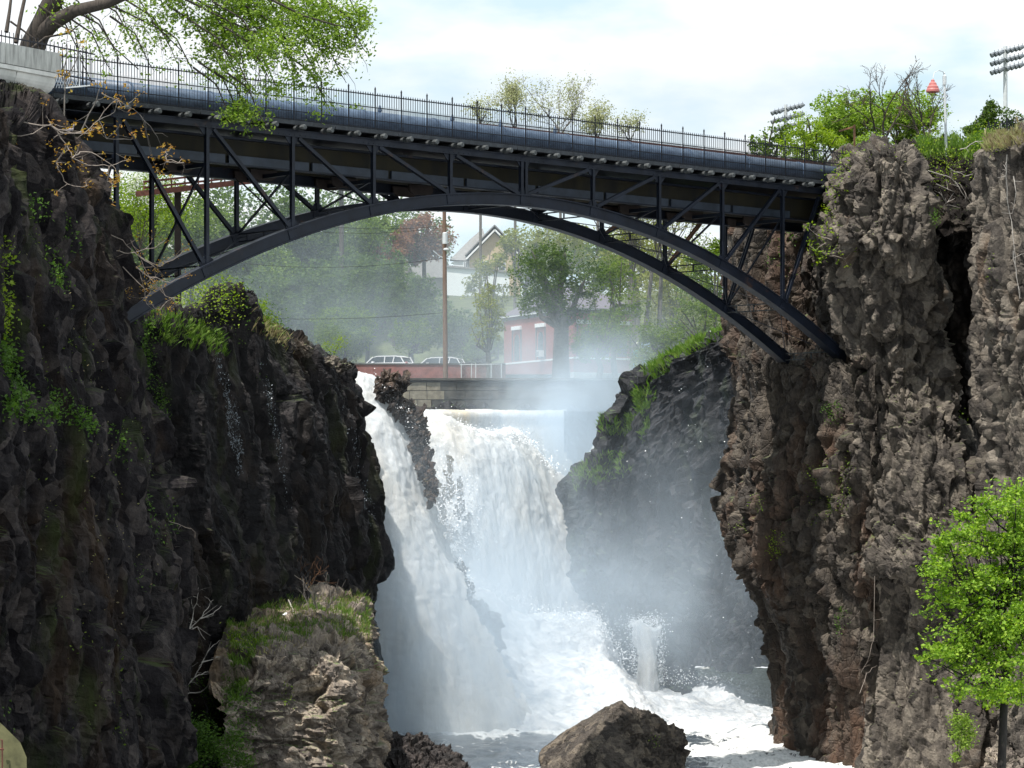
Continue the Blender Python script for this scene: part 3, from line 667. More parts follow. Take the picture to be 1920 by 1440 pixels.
# rocks that divide the two falls
fin = [((722, 726), (24, 30), 160, 0), ((748, 745), (20, 42), 160, 1), ((766, 778), (16, 30), 160.5, 2), ((783, 800), (20, 30), 160, 3), ((788, 838), (17, 32), 159.5, 4), ((797, 872), (15, 26), 159, 5), ((806, 900), (12, 28), 158.5, 6), ((811, 928), (9, 26), 158, 7)]
for i, ((px, py), (rx, ry), Y, s) in enumerate(fin):
    s_ = Y / F
    lab = ['brown sunlit rock at the top of the divide between the falls, nearest the left fall', 'tallest brown rock of the divide between the two falls', 'rock below the tall one in the divide between the falls',
           'dark knobbly rock halfway down the divide with a tuft of weed', 'dark rock just below the weedy knob in the divide between the falls', 'narrow dark rock in the lower part of the divide between the falls',
           'second lowest dark rock of the upper divide, wet with spray', 'lowest thin point of the upper dark divide between the falls'][i]
    Y -= 4.6
    rock_blob('boulder', P(px, py, Y), (rx * s_ * 0.68, rx * s_ * 1.4, ry * s_), 81 + i * 3, M['rock_divider'], 5, (0, 0.25, 0), (0.5, 0.25, 0.08), label=lab, cat='rock', group='rocks dividing the two falls')
s_ = 158 / F
rock_blob('boulder', P(898, 1190, 158), (1.0, 1.8, 1.9), 111, M['rock_far'], 5, (0, -0.22, 0), (0.4, 0.2, 0.06), label='dark smooth rock hump half veiled by spray low between the falls', cat='rock')
rock_blob('boulder', P(868, 1112, 157), (0.36, 0.8, 1.6), 113, M['rock_far'], 5, (0, -0.12, 0), (0.5, 0.25, 0.06), label='thin dark rock spike above the veiled hump between the falls', cat='rock')
rock_blob('boulder', P(1150, 1222, 172.5), (1.5, 2.5, 2.9), 117, M['rock_far'], 5, (0, -0.2, 0), (0.35, 0.15, 0.06), label='dark rock buttress in the spray left of the small side cascade', cat='rock')
rock_blob('boulder', P(1278, 1278, 171), (1.1, 2.0, 1.2), 119, M['rock_far'], 5, (0, 0, 0), (0.35, 0.2, 0.06), label='low dark rock right of the small side cascade', cat='rock')
rock_blob('boulder', P(1880, 1438, 120), (0.9, 0.9, 0.8), 121, M['rock_ledge'], 5, (0, 0, 0), (0.35, 0.2, 0.06), label='pale brown block at the bottom right corner below the bright tree', cat='rock')
# sunlit blocks along the rim of the left cliff
for i, (px, py, Y, r1) in enumerate([(536, 640, 131, 0.42), (556, 648, 132, 0.5), (572, 655, 133, 0.36), (612, 676, 138, 0.42), (634, 684, 140, 0.5), (566, 700, 132.6, 0.3)]):
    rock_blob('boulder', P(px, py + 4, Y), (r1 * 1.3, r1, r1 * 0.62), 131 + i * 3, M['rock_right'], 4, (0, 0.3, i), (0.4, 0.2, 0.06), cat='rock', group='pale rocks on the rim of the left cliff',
              label=['pale sunlit rock on the cliff rim, upper left one of the rim rocks', 'largest pale flat rock on the rim of the left cliff', 'small pale rock on the rim right of the flat one', 'pale rock on the rim close to the left fall', 'pale rock at the very edge beside the left fall', 'small tan rock stuck in the face just below the rim rocks'][i])
rock_blob('boulder', P(656, 1128, 134), (0.75, 0.8, 0.62), 151, M['rock_boulder'], 5, (0, 0, 0), (0.35, 0.15, 0.05), label='mustard coloured rounded rock at the back of the grassy ledge', cat='rock')

# ------------------------------------------------------------------ ground sheets behind
def plane_grid(name, x0, x1, y0, y1, nx, ny, zf, mat, **kw):
    X, Y = np.meshgrid(np.linspace(x0, x1, nx), np.linspace(y0, y1, ny)); V = np.stack([X.ravel(), Y.ravel(), np.zeros(X.size)], 1); V[:, 2] = zf(V[:, 0], V[:, 1])
    return link(name, mesh_data(name, V, grid_faces(ny, nx)[:, ::-1], mat, True), **kw)
def hill(x, y):
    t = np.clip((y - 226) / 62, 0, 1); t = t * t * (3 - 2 * t)
    z = 6.0 + 13.0 * t + np.clip((y - 296) / 400, 0, 5) * 2.0
    V = np.stack([x, y, x * 0], 1)
    return z + (fbm(V / 20, 91, 3) - 0.5) * 2.0 * np.clip((y - 224) / 10, 0, 1) + np.clip((-x - 10) / 60, 0, 1) * 4
plane_grid('ground', -900, 900, 197.2, 3000, 160, 160, lambda x, y: hill(x, y), M['soil'], label='grassy hillside rising behind the falls', kind='structure')
plane_grid('road', -60, 9.0, 206.2, 222, 30, 6, lambda x, y: x * 0 + 7.55, M['asphalt'], label='street behind the red parapet', kind='structure')
plane_grid('ground', -420, -19.5, 108, 197, 30, 20, lambda x, y: 8.0 + (fbm(np.stack([x, y, x * 0], 1) / 12, 92) - .5) * 2 - np.clip((y - 130) / 60, 0, 1) * 2, M['soil'], label='brushy ground on top of the left cliffs', kind='structure')
plane_grid('ground', 20.2, 420, 141, 197, 40, 20, lambda x, y: 15.0 - np.clip((y - 145) / 50, 0, 1) * 8 * np.clip(1 - (x - 20) / 30, 0, 1) + (fbm(np.stack([x, y, x * 0], 1) / 12, 93) - .5) * 1.0, M['soil'], label='park ground on top of the right cliffs', kind='structure')
plane_grid('ground', 9.3, 22, 178, 197.1, 20, 20, lambda x, y: 6.2 + np.clip((x - 12) / 9, 0, 1) * 2.2 + (y - 178) * 0.02, M['soil'], label='turf on top of the far right cliff', kind='structure')
plane_grid('river', -40, 9.0, 191.5, 197, 20, 8, lambda x, y: x * 0 + 4.35, M['pool'], label='river above the falls at the foot of the stone wall', kind='structure')

# ------------------------------------------------------------------ pool
def pool():
    x = np.linspace(-45, 45, 420); y = np.concatenate([np.linspace(20, 118, 60), np.linspace(118.3, 200, 330)])
    X, Y = np.meshgrid(x, y); V = np.stack([X.ravel(), Y.ravel(), np.zeros(X.size)], 1)
    V2 = V * np.array([1, 0.45, 1])
    pxy = np.stack([960 + F * V[:, 0] / V[:, 1], YH - F * WL / V[:, 1]], 1)
    fo = np.clip((V[:, 1] - 147.5 - 1.2 * np.sin(V[:, 0] * 0.9)) / 3.5, 0, 1)                       # churned area at the foot
    fr = np.clip((V[:, 0] - 8.2 + (V[:, 1] - 135) * 0.15) / 2.2, 0, 1) * 0.62                          # foam sweeping down the right side
    dark2 = np.exp(-(((V[:, 0] - 9.7) / 1.6) ** 2 + ((V[:, 1] - 145.5) / 2.2) ** 2)) * 0.8
    fl = np.exp(-(((V[:, 0] - 0.6) / 1.6) ** 2 + ((V[:, 1] - 133.0) / 1.8) ** 2)) * 0.35
    f = np.clip(np.maximum(fo, fr) - dark2 + fl + 0.16, 0, 1)
    V[:, 2] = WL + 0.35 * (fbm(V2 / 1.3, 201, 4) - 0.5) + f * 0.55 * (fbm(V / 1.0, 205, 4) - 0.4)
    me = mesh_data('pool', V, grid_faces(len(y), len(x))[:, ::-1], M['pool'], True)
    a = me.attributes.new('foam', 'FLOAT', 'POINT'); a.data.foreach_set('value', f.astype(np.float32))
    link('pool', me, kind='structure', label='churning pool at the foot of the falls, foam over dark water')
pool()

# ------------------------------------------------------------------ falls
def fall_sheet(name, rows, step, mat, amp, seed, hole=None, stretch=(1.0, 1.0, 4.0), **kw):
    rows = [[P(*p) if p[1] > -900 else PZ(p[0], p[1] + 1000, p[2]) for p in r] for r in rows]
    G = net_points(rows, step); N = grid_normals(G)
    if N[N.shape[0] // 2, :, 1].mean() > 0: N = -N
    nv, nu = G.shape[:2]; V = G.reshape(-1, 3); n = N.reshape(-1, 3)
    u = np.tile(np.linspace(0, 1, nu), nv); w = np.repeat(np.linspace(0, 1, nv), nu)
    st = np.array(stretch)
    d = amp * (fbm(V / (0.9 * st), seed, 5, 0.6) - 0.5) * 2 + amp * 1.1 * (fbm(V / (2.8 * st), seed + 3, 3) - 0.5) * 2 + amp * 0.35 * (fbm(V / 0.28, seed + 8, 4, 0.65) - 0.5) * 2
    V = V + n * d[:, None]
    Fc = grid_faces(nv, nu)
    if hole is not None:
        h = hole(V, u, w, proj(V)); keep = h[Fc].mean(1) < 0.5; Fc = Fc[keep]
    SURF[name + str(seed)] = (V, n)
    return link(name, mesh_data(name, V, Fc, mat, True), **kw)
def edge_rag(seed, le=0.03, re=0.03, te=0.0, sc=(0.35, 0.35, 0.9)):
    def h(V, u, w, pp):
        n = fbm(V / np.array(sc), seed, 4, 0.6)
        e = np.maximum(np.clip(1 - u / le, 0, 1) if le else 0, np.clip(1 - (1 - u) / re, 0, 1) if re else 0)
        if te: e = np.maximum(e, np.clip(1 - w / te, 0, 1))
        return np.where(e * 0.9 + (n - 0.5) * 1.4 * (e > 0) > 0.5, 1.0, 0.0)
    return h
lf = [(686, 640, 700), (692, 640, 706), (720, 640, 728), (760, 645, 752), (810, 650, 776), (870, 655, 796), (950, 660, 820), (1050, 665, 862), (1120, 665, 888), (1200, 668, 928), (1290, 670, 975), (ZB(-15.2), 675, 1035)]
rows = []
for r, (y, a, b) in enumerate(lf):
    yy = y
    row = []
    for k, t in enumerate((0, 0.2, 0.4, 0.6, 0.8, 1.0)):
        tilt = (22 * t if r < 2 else 22 * t * max(0, 1 - r / 5))
        Yv = 157.5 - 3.2 * math.sin(math.pi * min(1, t * 0.9 + .1)) * (0.4 + 0.6 * min(1, r / 5)) - 0.45 * r + (2.2 if r == 0 else 0) + t * 0.8
        row.append((a + (b - a) * t, (yy + tilt) if yy > -900 else yy, Yv))
    rows.append(row)
er = edge_rag(301, 0.001, 0.13)
fall_sheet('waterfall', rows, 0.11, M['fall'], 0.24, 300, hole=er, kind='structure', label='near white waterfall pouring past the left cliff edge')

# main falls: back sheet
rows = []
for r, (y, dY) in enumerate([(769, 7), (771, 0), (800, -0.3), (860, -0.8), (950, -1.6), (1080, -2.6), (1180, -3.2), (ZB(-15.2), -4)]):
    rows.append([(px, y + (px - 900) * 0.0, Y + dY) for px, Y in ((760, 182), (860, 186), (940, 189), (1020, 190), (1090, 190.5), (1118, 191), (1150, 192))])
def hb(V, u, w, pp):
    n = fbm(V / np.array((0.3, 0.3, 1.5)), 311, 4, 0.6); x, y = pp[:, 0], pp[:, 1]
    e = np.clip((x - 1052) / 18, 0, 1) * np.clip((900 - y) / 60, 0, 1)
    return np.where(e + (n - .5) * 1.2 * (e > 0) > 0.5, 1.0, 0.0)
fall_sheet('waterfall', rows, 0.17, M['fall_tan'], 0.12, 310, hole=hb, stretch=(1, 1, 8), kind='structure', label='smooth tan sheet of water dropping from the far river lip')

# main falls: front lobe
rows = []
topc = [(772, 768, 176), (800, 772, 175.5), (840, 786, 175.5), (880, 806, 176), (920, 812, 177.5), (960, 806, 179), (1000, 836, 180.5), (1040, 880, 182), (1072, 900, 183), (1098, 862, 184), (1128, 805, 185)]
for r in range(9):
    row = []
    for i, (px, y, Y) in enumerate(topc):
        f = r - 1
        yy = [y + 0, y, y + 16, y + 50, 950 + (y - 800) * 0.5, 1030 + (y - 800) * 0.3, 1110, 1190, ZB(-15.2)][r]
        sh = [0, 0, 4, 10, 20, 28, 34, 40, 44][r] * (1 - i / 14)
        row.append((px + sh, yy, Y + (9 if r == 0 else 0) - [0, 0, 1.2, 2.4, 3.6, 4.4, 5.0, 5.6, 6.2][r]))
    rows.append(row)
def hf(V, u, w, pp):
    x, y = pp[:, 0], pp[:, 1]
    n = fbm(V / np.array((0.45, 0.45, 0.9)), 321, 5, 0.68); n2 = fbm(V / np.array((2.2, 2.2, 3.5)), 325, 3)
    thin = np.exp(-(((x - 838 - (y - 960) * 0.12) / 44) ** 2)) * np.clip((y - 830) / 60, 0, 1) * np.clip((1130 - y) / 50, 0, 1)
    e = np.clip(1 - u / 0.02, 0, 1)
    return np.where(thin * 0.62 + (n - 0.5) * 1.5 * (thin > 0.05) + (n2 - 0.5) * 0.5 * (thin > 0.05) + e * (n + 0.2) > 0.5, 1.0, 0.0)
fall_sheet('waterfall', rows, 0.13, M['fall'], 0.22, 320, hole=hf, stretch=(0.75, 0.75, 4.0), kind='structure', label='main white waterfall plunging in the middle of the gorge')

# heaped rapids below the main falls
rows = []
tp = [(850, 1088, 160), (880, 1096, 162), (920, 1112, 165), (960, 1140, 167), (1010, 1152, 168), (1060, 1160, 169), (1112, 1156, 169), (1128, 1180, 169), (1150, 1222, 170), (1180, 1262, 171), (1230, 1276, 172), (1300, 1278, 172), (1345, 1275, 171), (1370, 1296, 170), (1420, 1312, 168.5), (1475, 1340, 167), (1530, 1350, 165)]
for r in range(7):
    row = []
    for i, (px, y, Y) in enumerate(tp):
        ft = r / 6.0; yb = 1372 + (i - 8) * 0.8
        if r == 0: row.append((px, y + 60, Y + 5)); continue
        f = (r - 1) / 5.0
        Yb = 151.5 + (0 if i < 11 else (i - 10) * -1.0)
        Yv = Y + (Yb - Y) * f; zt = (YH - y) * Y / F; z = zt + (WL - 0.25 - zt) * (f ** 0.75)
        row.append((px + (940 + (px - 850) * 1.05 - px) * f * 0.9, ZB(z), Yv))
    rows.append(row)
def ht(V, u, w, pp):
    n = fbm(V / 0.4, 331, 4, 0.6); return np.where((w < 0.2) & (n > 0.62), 1.0, 0.0)
fall_sheet('rapids', rows, 0.16, M['foam'], 0.42, 330, stretch=(1.2, 1.2, 1.2), kind='structure', label='heaped white rapids spreading from the foot of the main falls')

# small side cascade
rows = []
for r, (y, a, b) in enumerate([(1168, 1178, 1240), (1172, 1174, 1244), (1182, 1178, 1242), (1215, 1186, 1240), (1250, 1190, 1238), (1300, 1192, 1238)]):
    rows.append([(a + (b - a) * t, y + (0, -6, 2, 8, 0)[k] * (1 if r < 3 else 0), 170.0 - 0.7 * math.sin(math.pi * t) - r * 0.25 + (2 if r == 0 else 0)) for k, t in enumerate((0, .3, .5, .75, 1))])
fall_sheet('waterfall', rows, 0.09, M['fall'], 0.14, 340, hole=edge_rag(341, 0.25, 0.25, 0.22), stretch=(0.6, 0.6, 3), kind='structure', label='small block-shaped side cascade between dark rocks on the right')

# drops thrown off the water, too many to count
def drops():
    rng = np.random.default_rng(7); C = []
    def along(pts, n, sx, sy, Y):
        pts = np.array(pts, float); t = rng.uniform(0, len(pts) - 1.001, n); i = t.astype(int); f = (t - i)[:, None]
        q = pts[i] * (1 - f) + pts[i + 1] * f
        q[:, 0] += rng.normal(0, sx, n); q[:, 1] += rng.normal(0, sy, n)
        Yv = Y + rng.normal(0, 1.0, n)
        C.append(np.stack([(q[:, 0] - 960) * Yv / F, Yv, (YH - q[:, 1]) * Yv / F], 1))
    along([(700, 712), (752, 760), (780, 800), (806, 850), (822, 940), (862, 1050), (890, 1120)], 1500, 6, 9, 156)
    along([(775, 772), (850, 790), (900, 812), (960, 806), (1000, 832), (1045, 884)], 1600, 12, 6, 176)
    along([(830, 880), (850, 960), (862, 1060)], 3000, 26, 40, 170)
    along([(862, 1085), (900, 1100), (945, 1115), (1000, 1140), (1060, 1160), (1115, 1152), (1140, 1190), (1180, 1250)], 2600, 9, 10, 166)
    along([(1180, 1166), (1238, 1168)], 900, 14, 9, 170)
    along([(1186, 1180), (1192, 1290)], 700, 5, 8, 169.5)
    along([(1240, 1180), (1238, 1290)], 700, 5, 8, 169.5)
    along([(1240, 1270), (1340, 1272), (1400, 1300), (1470, 1335)], 900, 14, 10, 168)
    along([(1240, 700), (1330, 900), (1400, 1150), (1440, 1280)], 120, 70, 120, 160)
    C2 = np.vstack(C); V, Fq = leaf_quads(C2, 0.085, 8, aspect=0.9)
    link('spray', mesh_data('spray', V, Fq, M['spray']), kind='stuff', label='white drops flying off the falling water', cat='water spray')
drops()

# ------------------------------------------------------------------ mist
def mist():
    k = NT('mist'); pos = k.n('NewGeometry').outputs['Position']
    def lobe(c, r, dens, pw=1.0):
        mp = k.n('Mapping'); mp.vector_type = 'POINT'
        mp.inputs['Location'].default_value = tuple(-c[i] / r[i] for i in range(3)); mp.inputs['Scale'].default_value = tuple(1 / x for x in r); k.l(pos, mp.inputs[0])
        ln = k.n('VectorMath', operation='LENGTH'); k.l(mp.outputs[0], ln.inputs[0])
        g = k.math('SUBTRACT', 1.0, ln.outputs['Value'], clamp=True)
        return k.math('MULTIPLY', k.math('POWER', g, 1.6), dens)
    def pt(px, py, Y): return tuple(P(px, py, Y))
    lobes = [lobe(pt(830, 1330, 149), (11, 11, 12), 0.20), lobe(pt(1040, 1200, 166), (12, 12, 10), 0.17), lobe(pt(1075, 840, 188), (9, 9, 12), 0.30),
             lobe(pt(960, 1010, 168), (8, 7, 12), 0.14), lobe(pt(910, 1200, 155), (7, 5.5, 8), 0.26), lobe(pt(780, 1080, 148), (6, 6, 12), 0.10), lobe(pt(1300, 1120, 158), (12, 10, 15), 0.055), lobe(pt(1060, 730, 200), (19, 14, 13), 0.056), lobe(pt(720, 640, 214), (30, 14, 20), 0.034)]
    s = lobes[0]
    for l in lobes[1:]: s = k.math('ADD', s, l)
    c = k.co((0.11, 0.11, 0.085)); n = k.noise(c, 1.6, 4, 0.6, 0.7)
    s = k.math('MULTIPLY', s, k.ramp(n, [(0.33, 0.12), (0.66, 1.65)]))
    v = k.n('VolumePrincipled'); v.inputs['Color'].default_value = (0.76, 0.88, 1.0, 1); v.inputs['Anisotropy'].default_value = 0.0; k.l(s, v.inputs['Density'])
    k.l(v.outputs[0], k.out.inputs['Volume']); k.m.volume_intersection_method = 'FAST' if False else k.m.volume_intersection_method
    MB().box((-42, 138.5, -15.6), (27, 228, 29)).build('mist', k.m, kind='stuff', label='blue-white spray mist filling the gorge round the falls', cat='mist')
mist()
# ------------------------------------------------------------------ the arch bridge
bd = np.array([0.7328, 0.6804, 0.0]); bn = np.array([-0.6804, 0.7328, 0.0]); BL = 4.356
B0 = np.array([(218 - 960) * 104.17 / F, 104.17, 0.0]); BW = 3.8
def Bp(t, w, z): return B0 + bd * BL * t + bn * w + np.array([0, 0, z])
def arch(t): return 12.14 - 0.25 * (t - 5) ** 2
br = empty('arch_bridge', Bp(5, BW / 2, 5.9), label='black steel arch footbridge with spiked railing and a big pipe, spanning the gorge', cat='bridge')
ZT = 13.96
for w in (0.0, BW):
    # arch rib: box rib with proud flanges and splice plates
    ts = np.linspace(0.0, 10.0, 61); m = MB(); fl = MB(); sp = MB()
    c = np.array([Bp(t, w, arch(t) - 0.02) for t in ts]); tg = np.gradient(c, axis=0); tg /= np.linalg.norm(tg, axis=1)[:, None]
    upv = np.cross(bn, tg); upv /= np.linalg.norm(upv, axis=1)[:, None]; upv *= np.sign(upv[:, 2:3])
    def ribbon(mb, hw, z0, z1):
        V = []
        for i in range(len(c)):
            for (a, b_) in ((-hw, z0), (hw, z0), (hw, z1), (-hw, z1)): V.append(c[i] + bn * a + upv[i] * b_)
        q = []
        for i in range(len(c) - 1):
            for j in range(4): q.append([i * 4 + j, i * 4 + (j + 1) % 4, (i + 1) * 4 + (j + 1) % 4, (i + 1) * 4 + j])
        q += [[0, 3, 2, 1], [len(V) - 4 + k for k in range(4)]]
        mb.add(V, q)
    ribbon(m, 0.17, -0.24, 0.20); ribbon(fl, 0.24, 0.20, 0.245); ribbon(fl, 0.24, -0.285, -0.24)
    rib = m.build('arch_rib', M['steel'], br)
    fl.build('flange', M['steel'], rib)
    for t in range(0, 11):
        i = int(round(t * 6)); i = min(i, 60); cc = c[i]; g = tg[i]; u = upv[i]
        p = MB(); p.obox(cc - bn * 0.185, g * 0.34, bn * 0.018, u * 0.22); p.obox(cc + u * 0.33 - bn * 0.02, g * 0.26, bn * 0.03, u * 0.10)
        for a in np.linspace(-0.28, 0.28, 5):
            for b_ in (-0.15, 0.15): p.obox(cc - bn * 0.21 + g * a + u * b_, g * 0.018, bn * 0.012, u * 0.018)
        p.build('splice_plate', M['steel'], rib)
    # top chord with riveted gusset plates
    tc = MB(); tc.beam(Bp(-0.05, w, ZT), Bp(9.95, w, ZT), 0.20, 0.25); tc.beam(Bp(-0.05, w, ZT + 0.14), Bp(9.95, w, ZT + 0.14), 0.34, 0.03)
    chord = tc.build('top_chord', M['steel'], br)
    rv = MB()
    for t in np.arange(0, 9.9, 0.065):
        if (t % 1.0) < 0.28 or (t % 1.0) > 0.8: rv.obox(Bp(t, w - 0.108, ZT - 0.05), bd * 0.018, bn * 0.01, np.array([0, 0, 0.018]))
    rv.build('rivets', M['steel'], chord, kind='stuff')
    for t in range(0, 10):
        zb = arch(t) + 0.2; zt = ZT - 0.12
        if zt - zb < 0.3: continue
        p = MB(); dbl = (t == 5)
        for o in ((-0.03, 0.03) if dbl else (0,)):
            for s in (-0.07, 0.07):
                p.beam(Bp(t + o, w + s, zb), Bp(t + o, w + s, zt), 0.15, 0.035, up=bn)
            p.beam(Bp(t + o, w, zb), Bp(t + o, w, zt), 0.03, 0.12, up=bn)
        p.build('post', M['steel'], br)
        for a, b_ in ((0.42, -1), (0.42, 1)):
            if t == 0 and b_ < 0: continue
            g = MB(); g.prism([Bp(t, w - 0.02, zt + 0.02), Bp(t + b_ * a / BL, w - 0.02, zt + 0.02), Bp(t + b_ * 0.20 / BL, w - 0.02, zt - 0.26), Bp(t, w - 0.02, zt - 0.34)], bn * 0.04)
            g.build('gusset_plate', M['steel'], br); g = MB()
            g.prism([Bp(t, w - 0.02, zb - 0.02), Bp(t + b_ * a / BL, w - 0.02, arch(t + b_ * a / BL) + 0.16), Bp(t + b_ * 0.18 / BL, w - 0.02, zb + 0.30), Bp(t, w - 0.02, zb + 0.38)], bn * 0.04)
            g.build('gusset_plate', M['steel'], br)
        if t < 9 or True:
            p = MB()
            if t < 5: a_, b_ = Bp(t + 0.07, w, ZT - 0.16), Bp(t + 0.95, w, arch(t + 1) + 0.26)
            elif t < 9: a_, b_ = Bp(t + 0.05, w, arch(t) + 0.26), Bp(t + 0.93, w, ZT - 0.16)
            else: a_, b_ = Bp(t + 0.05, w, arch(t) + 0.3), Bp(t + 0.62, w, ZT - 0.3)
            if t == 4: b_ = Bp(4.93, w, arch(5) + 0.24)
            for s in (-0.07, 0.07): p.beam(a_ + bn * s, b_ + bn * s, 0.04, 0.15, up=(0, 0, 1))
            p.beam(a_, b_, 0.11, 0.03)
            p.build('diagonal', M['rust_bar'] if (w > 0 and t in (7, 8)) else M['steel'], br)
# sway and lateral bracing between the two arches
for t in range(0, 11):
    p = MB(); za = arch(t)
    for dz in (-0.16, 0.16): p.beam(Bp(t, 0.2, za + dz), Bp(t, BW - 0.2, za + dz), 0.09, 0.05)
    for f in (0.2, 0.5, 0.8): p.beam(Bp(t, BW * f, za - 0.15), Bp(t, BW * f, za + 0.15), 0.06, 0.05, up=bd)
    p.build('cross_strut', M['tie'] if t in (9, 10) else M['steel'], br)
    if t < 10:
        for s in (0, 1):
            p = MB(); p.tube([Bp(t, 0.2 + s * (BW - .4), za), Bp(t + 1, BW - 0.2 - s * (BW - .4), arch(t + 1))], 0.022, 5); p.build('tie_rod', M['steel'], br)
    if t not in (5, 10) and 12.3 - za > 0.6:
        p = MB(); p.beam(Bp(t, 0.15, 12.35), Bp(t, BW - 0.15, za + 0.2), 0.09, 0.07); p.build('sway_brace', M['steel'], br)
        if t < 4:
            p = MB(); p.beam(Bp(t, BW - 0.15, 12.35), Bp(t, 0.15, za + 0.2), 0.06, 0.05); p.build('sway_brace', M['steel'], br)
        p = MB(); p.beam(Bp(t, 0.1, 12.35), Bp(t, BW - 0.1, 12.35), 0.14, 0.16); p.build('cross_strut', M['steel'], br)
# deck, girders, flange covers, brackets
T0, T1 = -0.72, 11.2
MB().obox(Bp((T0 + T1) / 2, BW / 2, 14.43), bd * BL * (T1 - T0) / 2, bn * (BW / 2 - 0.02), np.array([0, 0, 0.05])).build('deck', M['deckbeam'], br)
for w, s in ((-0.30, 0), (BW + 0.3, 1)):
    n_ = 15
    for i in range(n_):
        a = T0 + (T1 - T0) * i / n_ + 0.004; b_ = T0 + (T1 - T0) * (i + 1) / n_ - 0.004
        if s and i > 0 and i < n_ - 1 and i % 2: continue
        MB().beam(Bp(a, w, 14.385), Bp(b_, w, 14.385), 0.15, 0.17).build('edge_plank', M['deckbeam'], br)
tie_me = None
from mathutils import Matrix, Vector
ang = math.atan2(bn[1], bn[0])
for i, t in enumerate(np.arange(T0 + 0.10, 10.0, 0.333)):
    if tie_me is None:
        m = MB(); m.tube([(-BW / 2 - 0.62, 0, 0), (-BW / 2 - 0.58, 0, 0), (BW / 2 + 0.5, 0, 0)], [0.09, 0.115, 0.115], 9); tie_me = m.data('tie_beam', M['tie'])
    o = link('tie_beam', tie_me, br); o.matrix_world = Matrix.Translation(Vector(Bp(t, BW / 2, 14.20))) @ Matrix.Rotation(ang, 4, 'Z')
m = MB(); m.obox(Bp(4.7, 1.15, 13.25), bd * BL * 5.4, bn * 0.03, np.array([0, 0, 0.50])); m.build('girder_web', M['girder_moss'], br)
m = MB()
for (z, h) in ((13.68, 0.05), (12.60, 0.03)): m.obox(Bp(4.7, 1.1, z), bd * BL * 5.4, bn * 0.16, np.array([0, 0, h]))
m.build('girder_flange', M['steel'], br)
for i in range(10):
    a, b_ = i - 0.58, i + 0.38
    MB().obox(Bp((a + b_) / 2, 1.02, 12.80), bd * BL * (b_ - a) / 2 * 0.995, bn * 0.06, np.array([0, 0, 0.18])).build('cover_plate', M['flange'], br)
m = MB(); m.tube([Bp(-0.7, 2.2, 13.12), Bp(10.2, 2.2, 13.12)], 0.52, 16); m.build('water_main', M['girder_moss'], br, smooth=True)
m = MB(); m.obox(Bp(4.8, 3.25, 12.98), bd * BL * 5.4, bn * 0.05, np.array([0, 0, 0.66])); m.obox(Bp(4.8, 3.25, 12.30), bd * BL * 5.4, bn * 0.2, np.array([0, 0, 0.03])); m.build('girder_web', M['steel'], br)
for t in range(0, 10):
    p = MB()
    for w in (1.9, 3.0):
        pr = [Bp(t - 0.16, w, 12.62), Bp(t + 0.16, w, 12.62), Bp(t + 0.155, w, 12.34), Bp(t + 0.10, w, 12.2), Bp(t - 0.10, w, 12.2), Bp(t - 0.155, w, 12.34)]
        p.prism(pr, bn * 0.1)
    p.build('bracket', M['brown'], br)
MB().obox(Bp((T0 + T1) / 2, BW / 2, 14.0), bd * BL * (T1 - T0) / 2, bn * (BW / 2 - 0.3), np.array([0, 0, 0.02])).build('added_gap_sheet', M['steel'], br)  # added dark sheet, blocks the sky light showing between the ties
# big pipe behind the railing with joint bands and small valves
m = MB(); m.tube([Bp(-0.72, 0.55, 14.92), Bp(3, 0.55, 14.92), Bp(7, 0.55, 14.92), Bp(10.4, 0.55, 14.92)], 0.46, 24); pipe = m.build('pipe', M['pipe'], br, smooth=True)
for t in np.arange(0.2, 10.2, 0.92):
    m = MB(); m.tube([Bp(t - 0.012, 0.55, 14.92), Bp(t + 0.012, 0.55, 14.92)], 0.49, 24); bnd = m.build('band', M['pipe'], pipe)
for t in (3.17, 4.12, 4.78, 5.55):
    m = MB(); q = Bp(t, 0.45, 15.24); m.lathe(q, [(0.0, 0.0), (0.07, 0.0), (0.055, 0.12), (0.09, 0.16), (0.09, 0.24), (0.03, 0.42), (0.0, 0.46)], 8); m.build('valve', M['pipe'], pipe)
# railing
post_me = rail_n = None
pm = MB(); pm.box((-0.022, -0.022, 0), (0.022, 0.022, 1.70)); pm.lathe((0, 0, 1.70), [(0.03, 0), (0.045, 0.03), (0.0, 0.14)], 6); post_me = pm.data('railing_post', M['steel_fence'])
pk = MB(); pk.box((-0.0105, -0.0105, 0), (0.0105, 0.0105, 1.52)); pk.add([(-.018, -.018, 1.50), (.018, -.018, 1.50), (.018, .018, 1.50), (-.018, .018, 1.50), (0, 0, 1.60)], None, [[0, 1, 4], [1, 2, 4], [2, 3, 4], [3, 0, 4]]); pick_me = pk.data('picket', M['steel_fence'])
ps = np.arange(T0 + 0.02, 10.02, 1 / 3.0)
rz = math.atan2(bd[1], bd[0])
npick = 0; rest = MB(); short = MB()
for i, t in enumerate(ps):
    o = link('railing_post', post_me, br); o.matrix_world = Matrix.Translation(Vector(Bp(t, -0.3, 14.46))) @ Matrix.Rotation(rz, 4, 'Z')
    if i < len(ps) - 1:
        for k in range(1, 11):
            q = Bp(t + k / 33.0, -0.3, 14.46)
            if npick < 298:
                o = link('picket', pick_me, br); o.matrix_world = Matrix.Translation(Vector(q)) @ Matrix.Rotation(rz, 4, 'Z'); npick += 1
            else:
                rest.beam(q, q + np.array([0, 0, 1.56]), 0.021, 0.021)
        for k in range(10):
            q = Bp(t + (k + 0.5) / 33.0, -0.3, 14.46); short.beam(q, q + np.array([0, 0, 0.98]), 0.017, 0.017); short.beam(q + np.array([0, 0, 0.98]), q + np.array([0, 0, 1.04]), 0.008, 0.008)
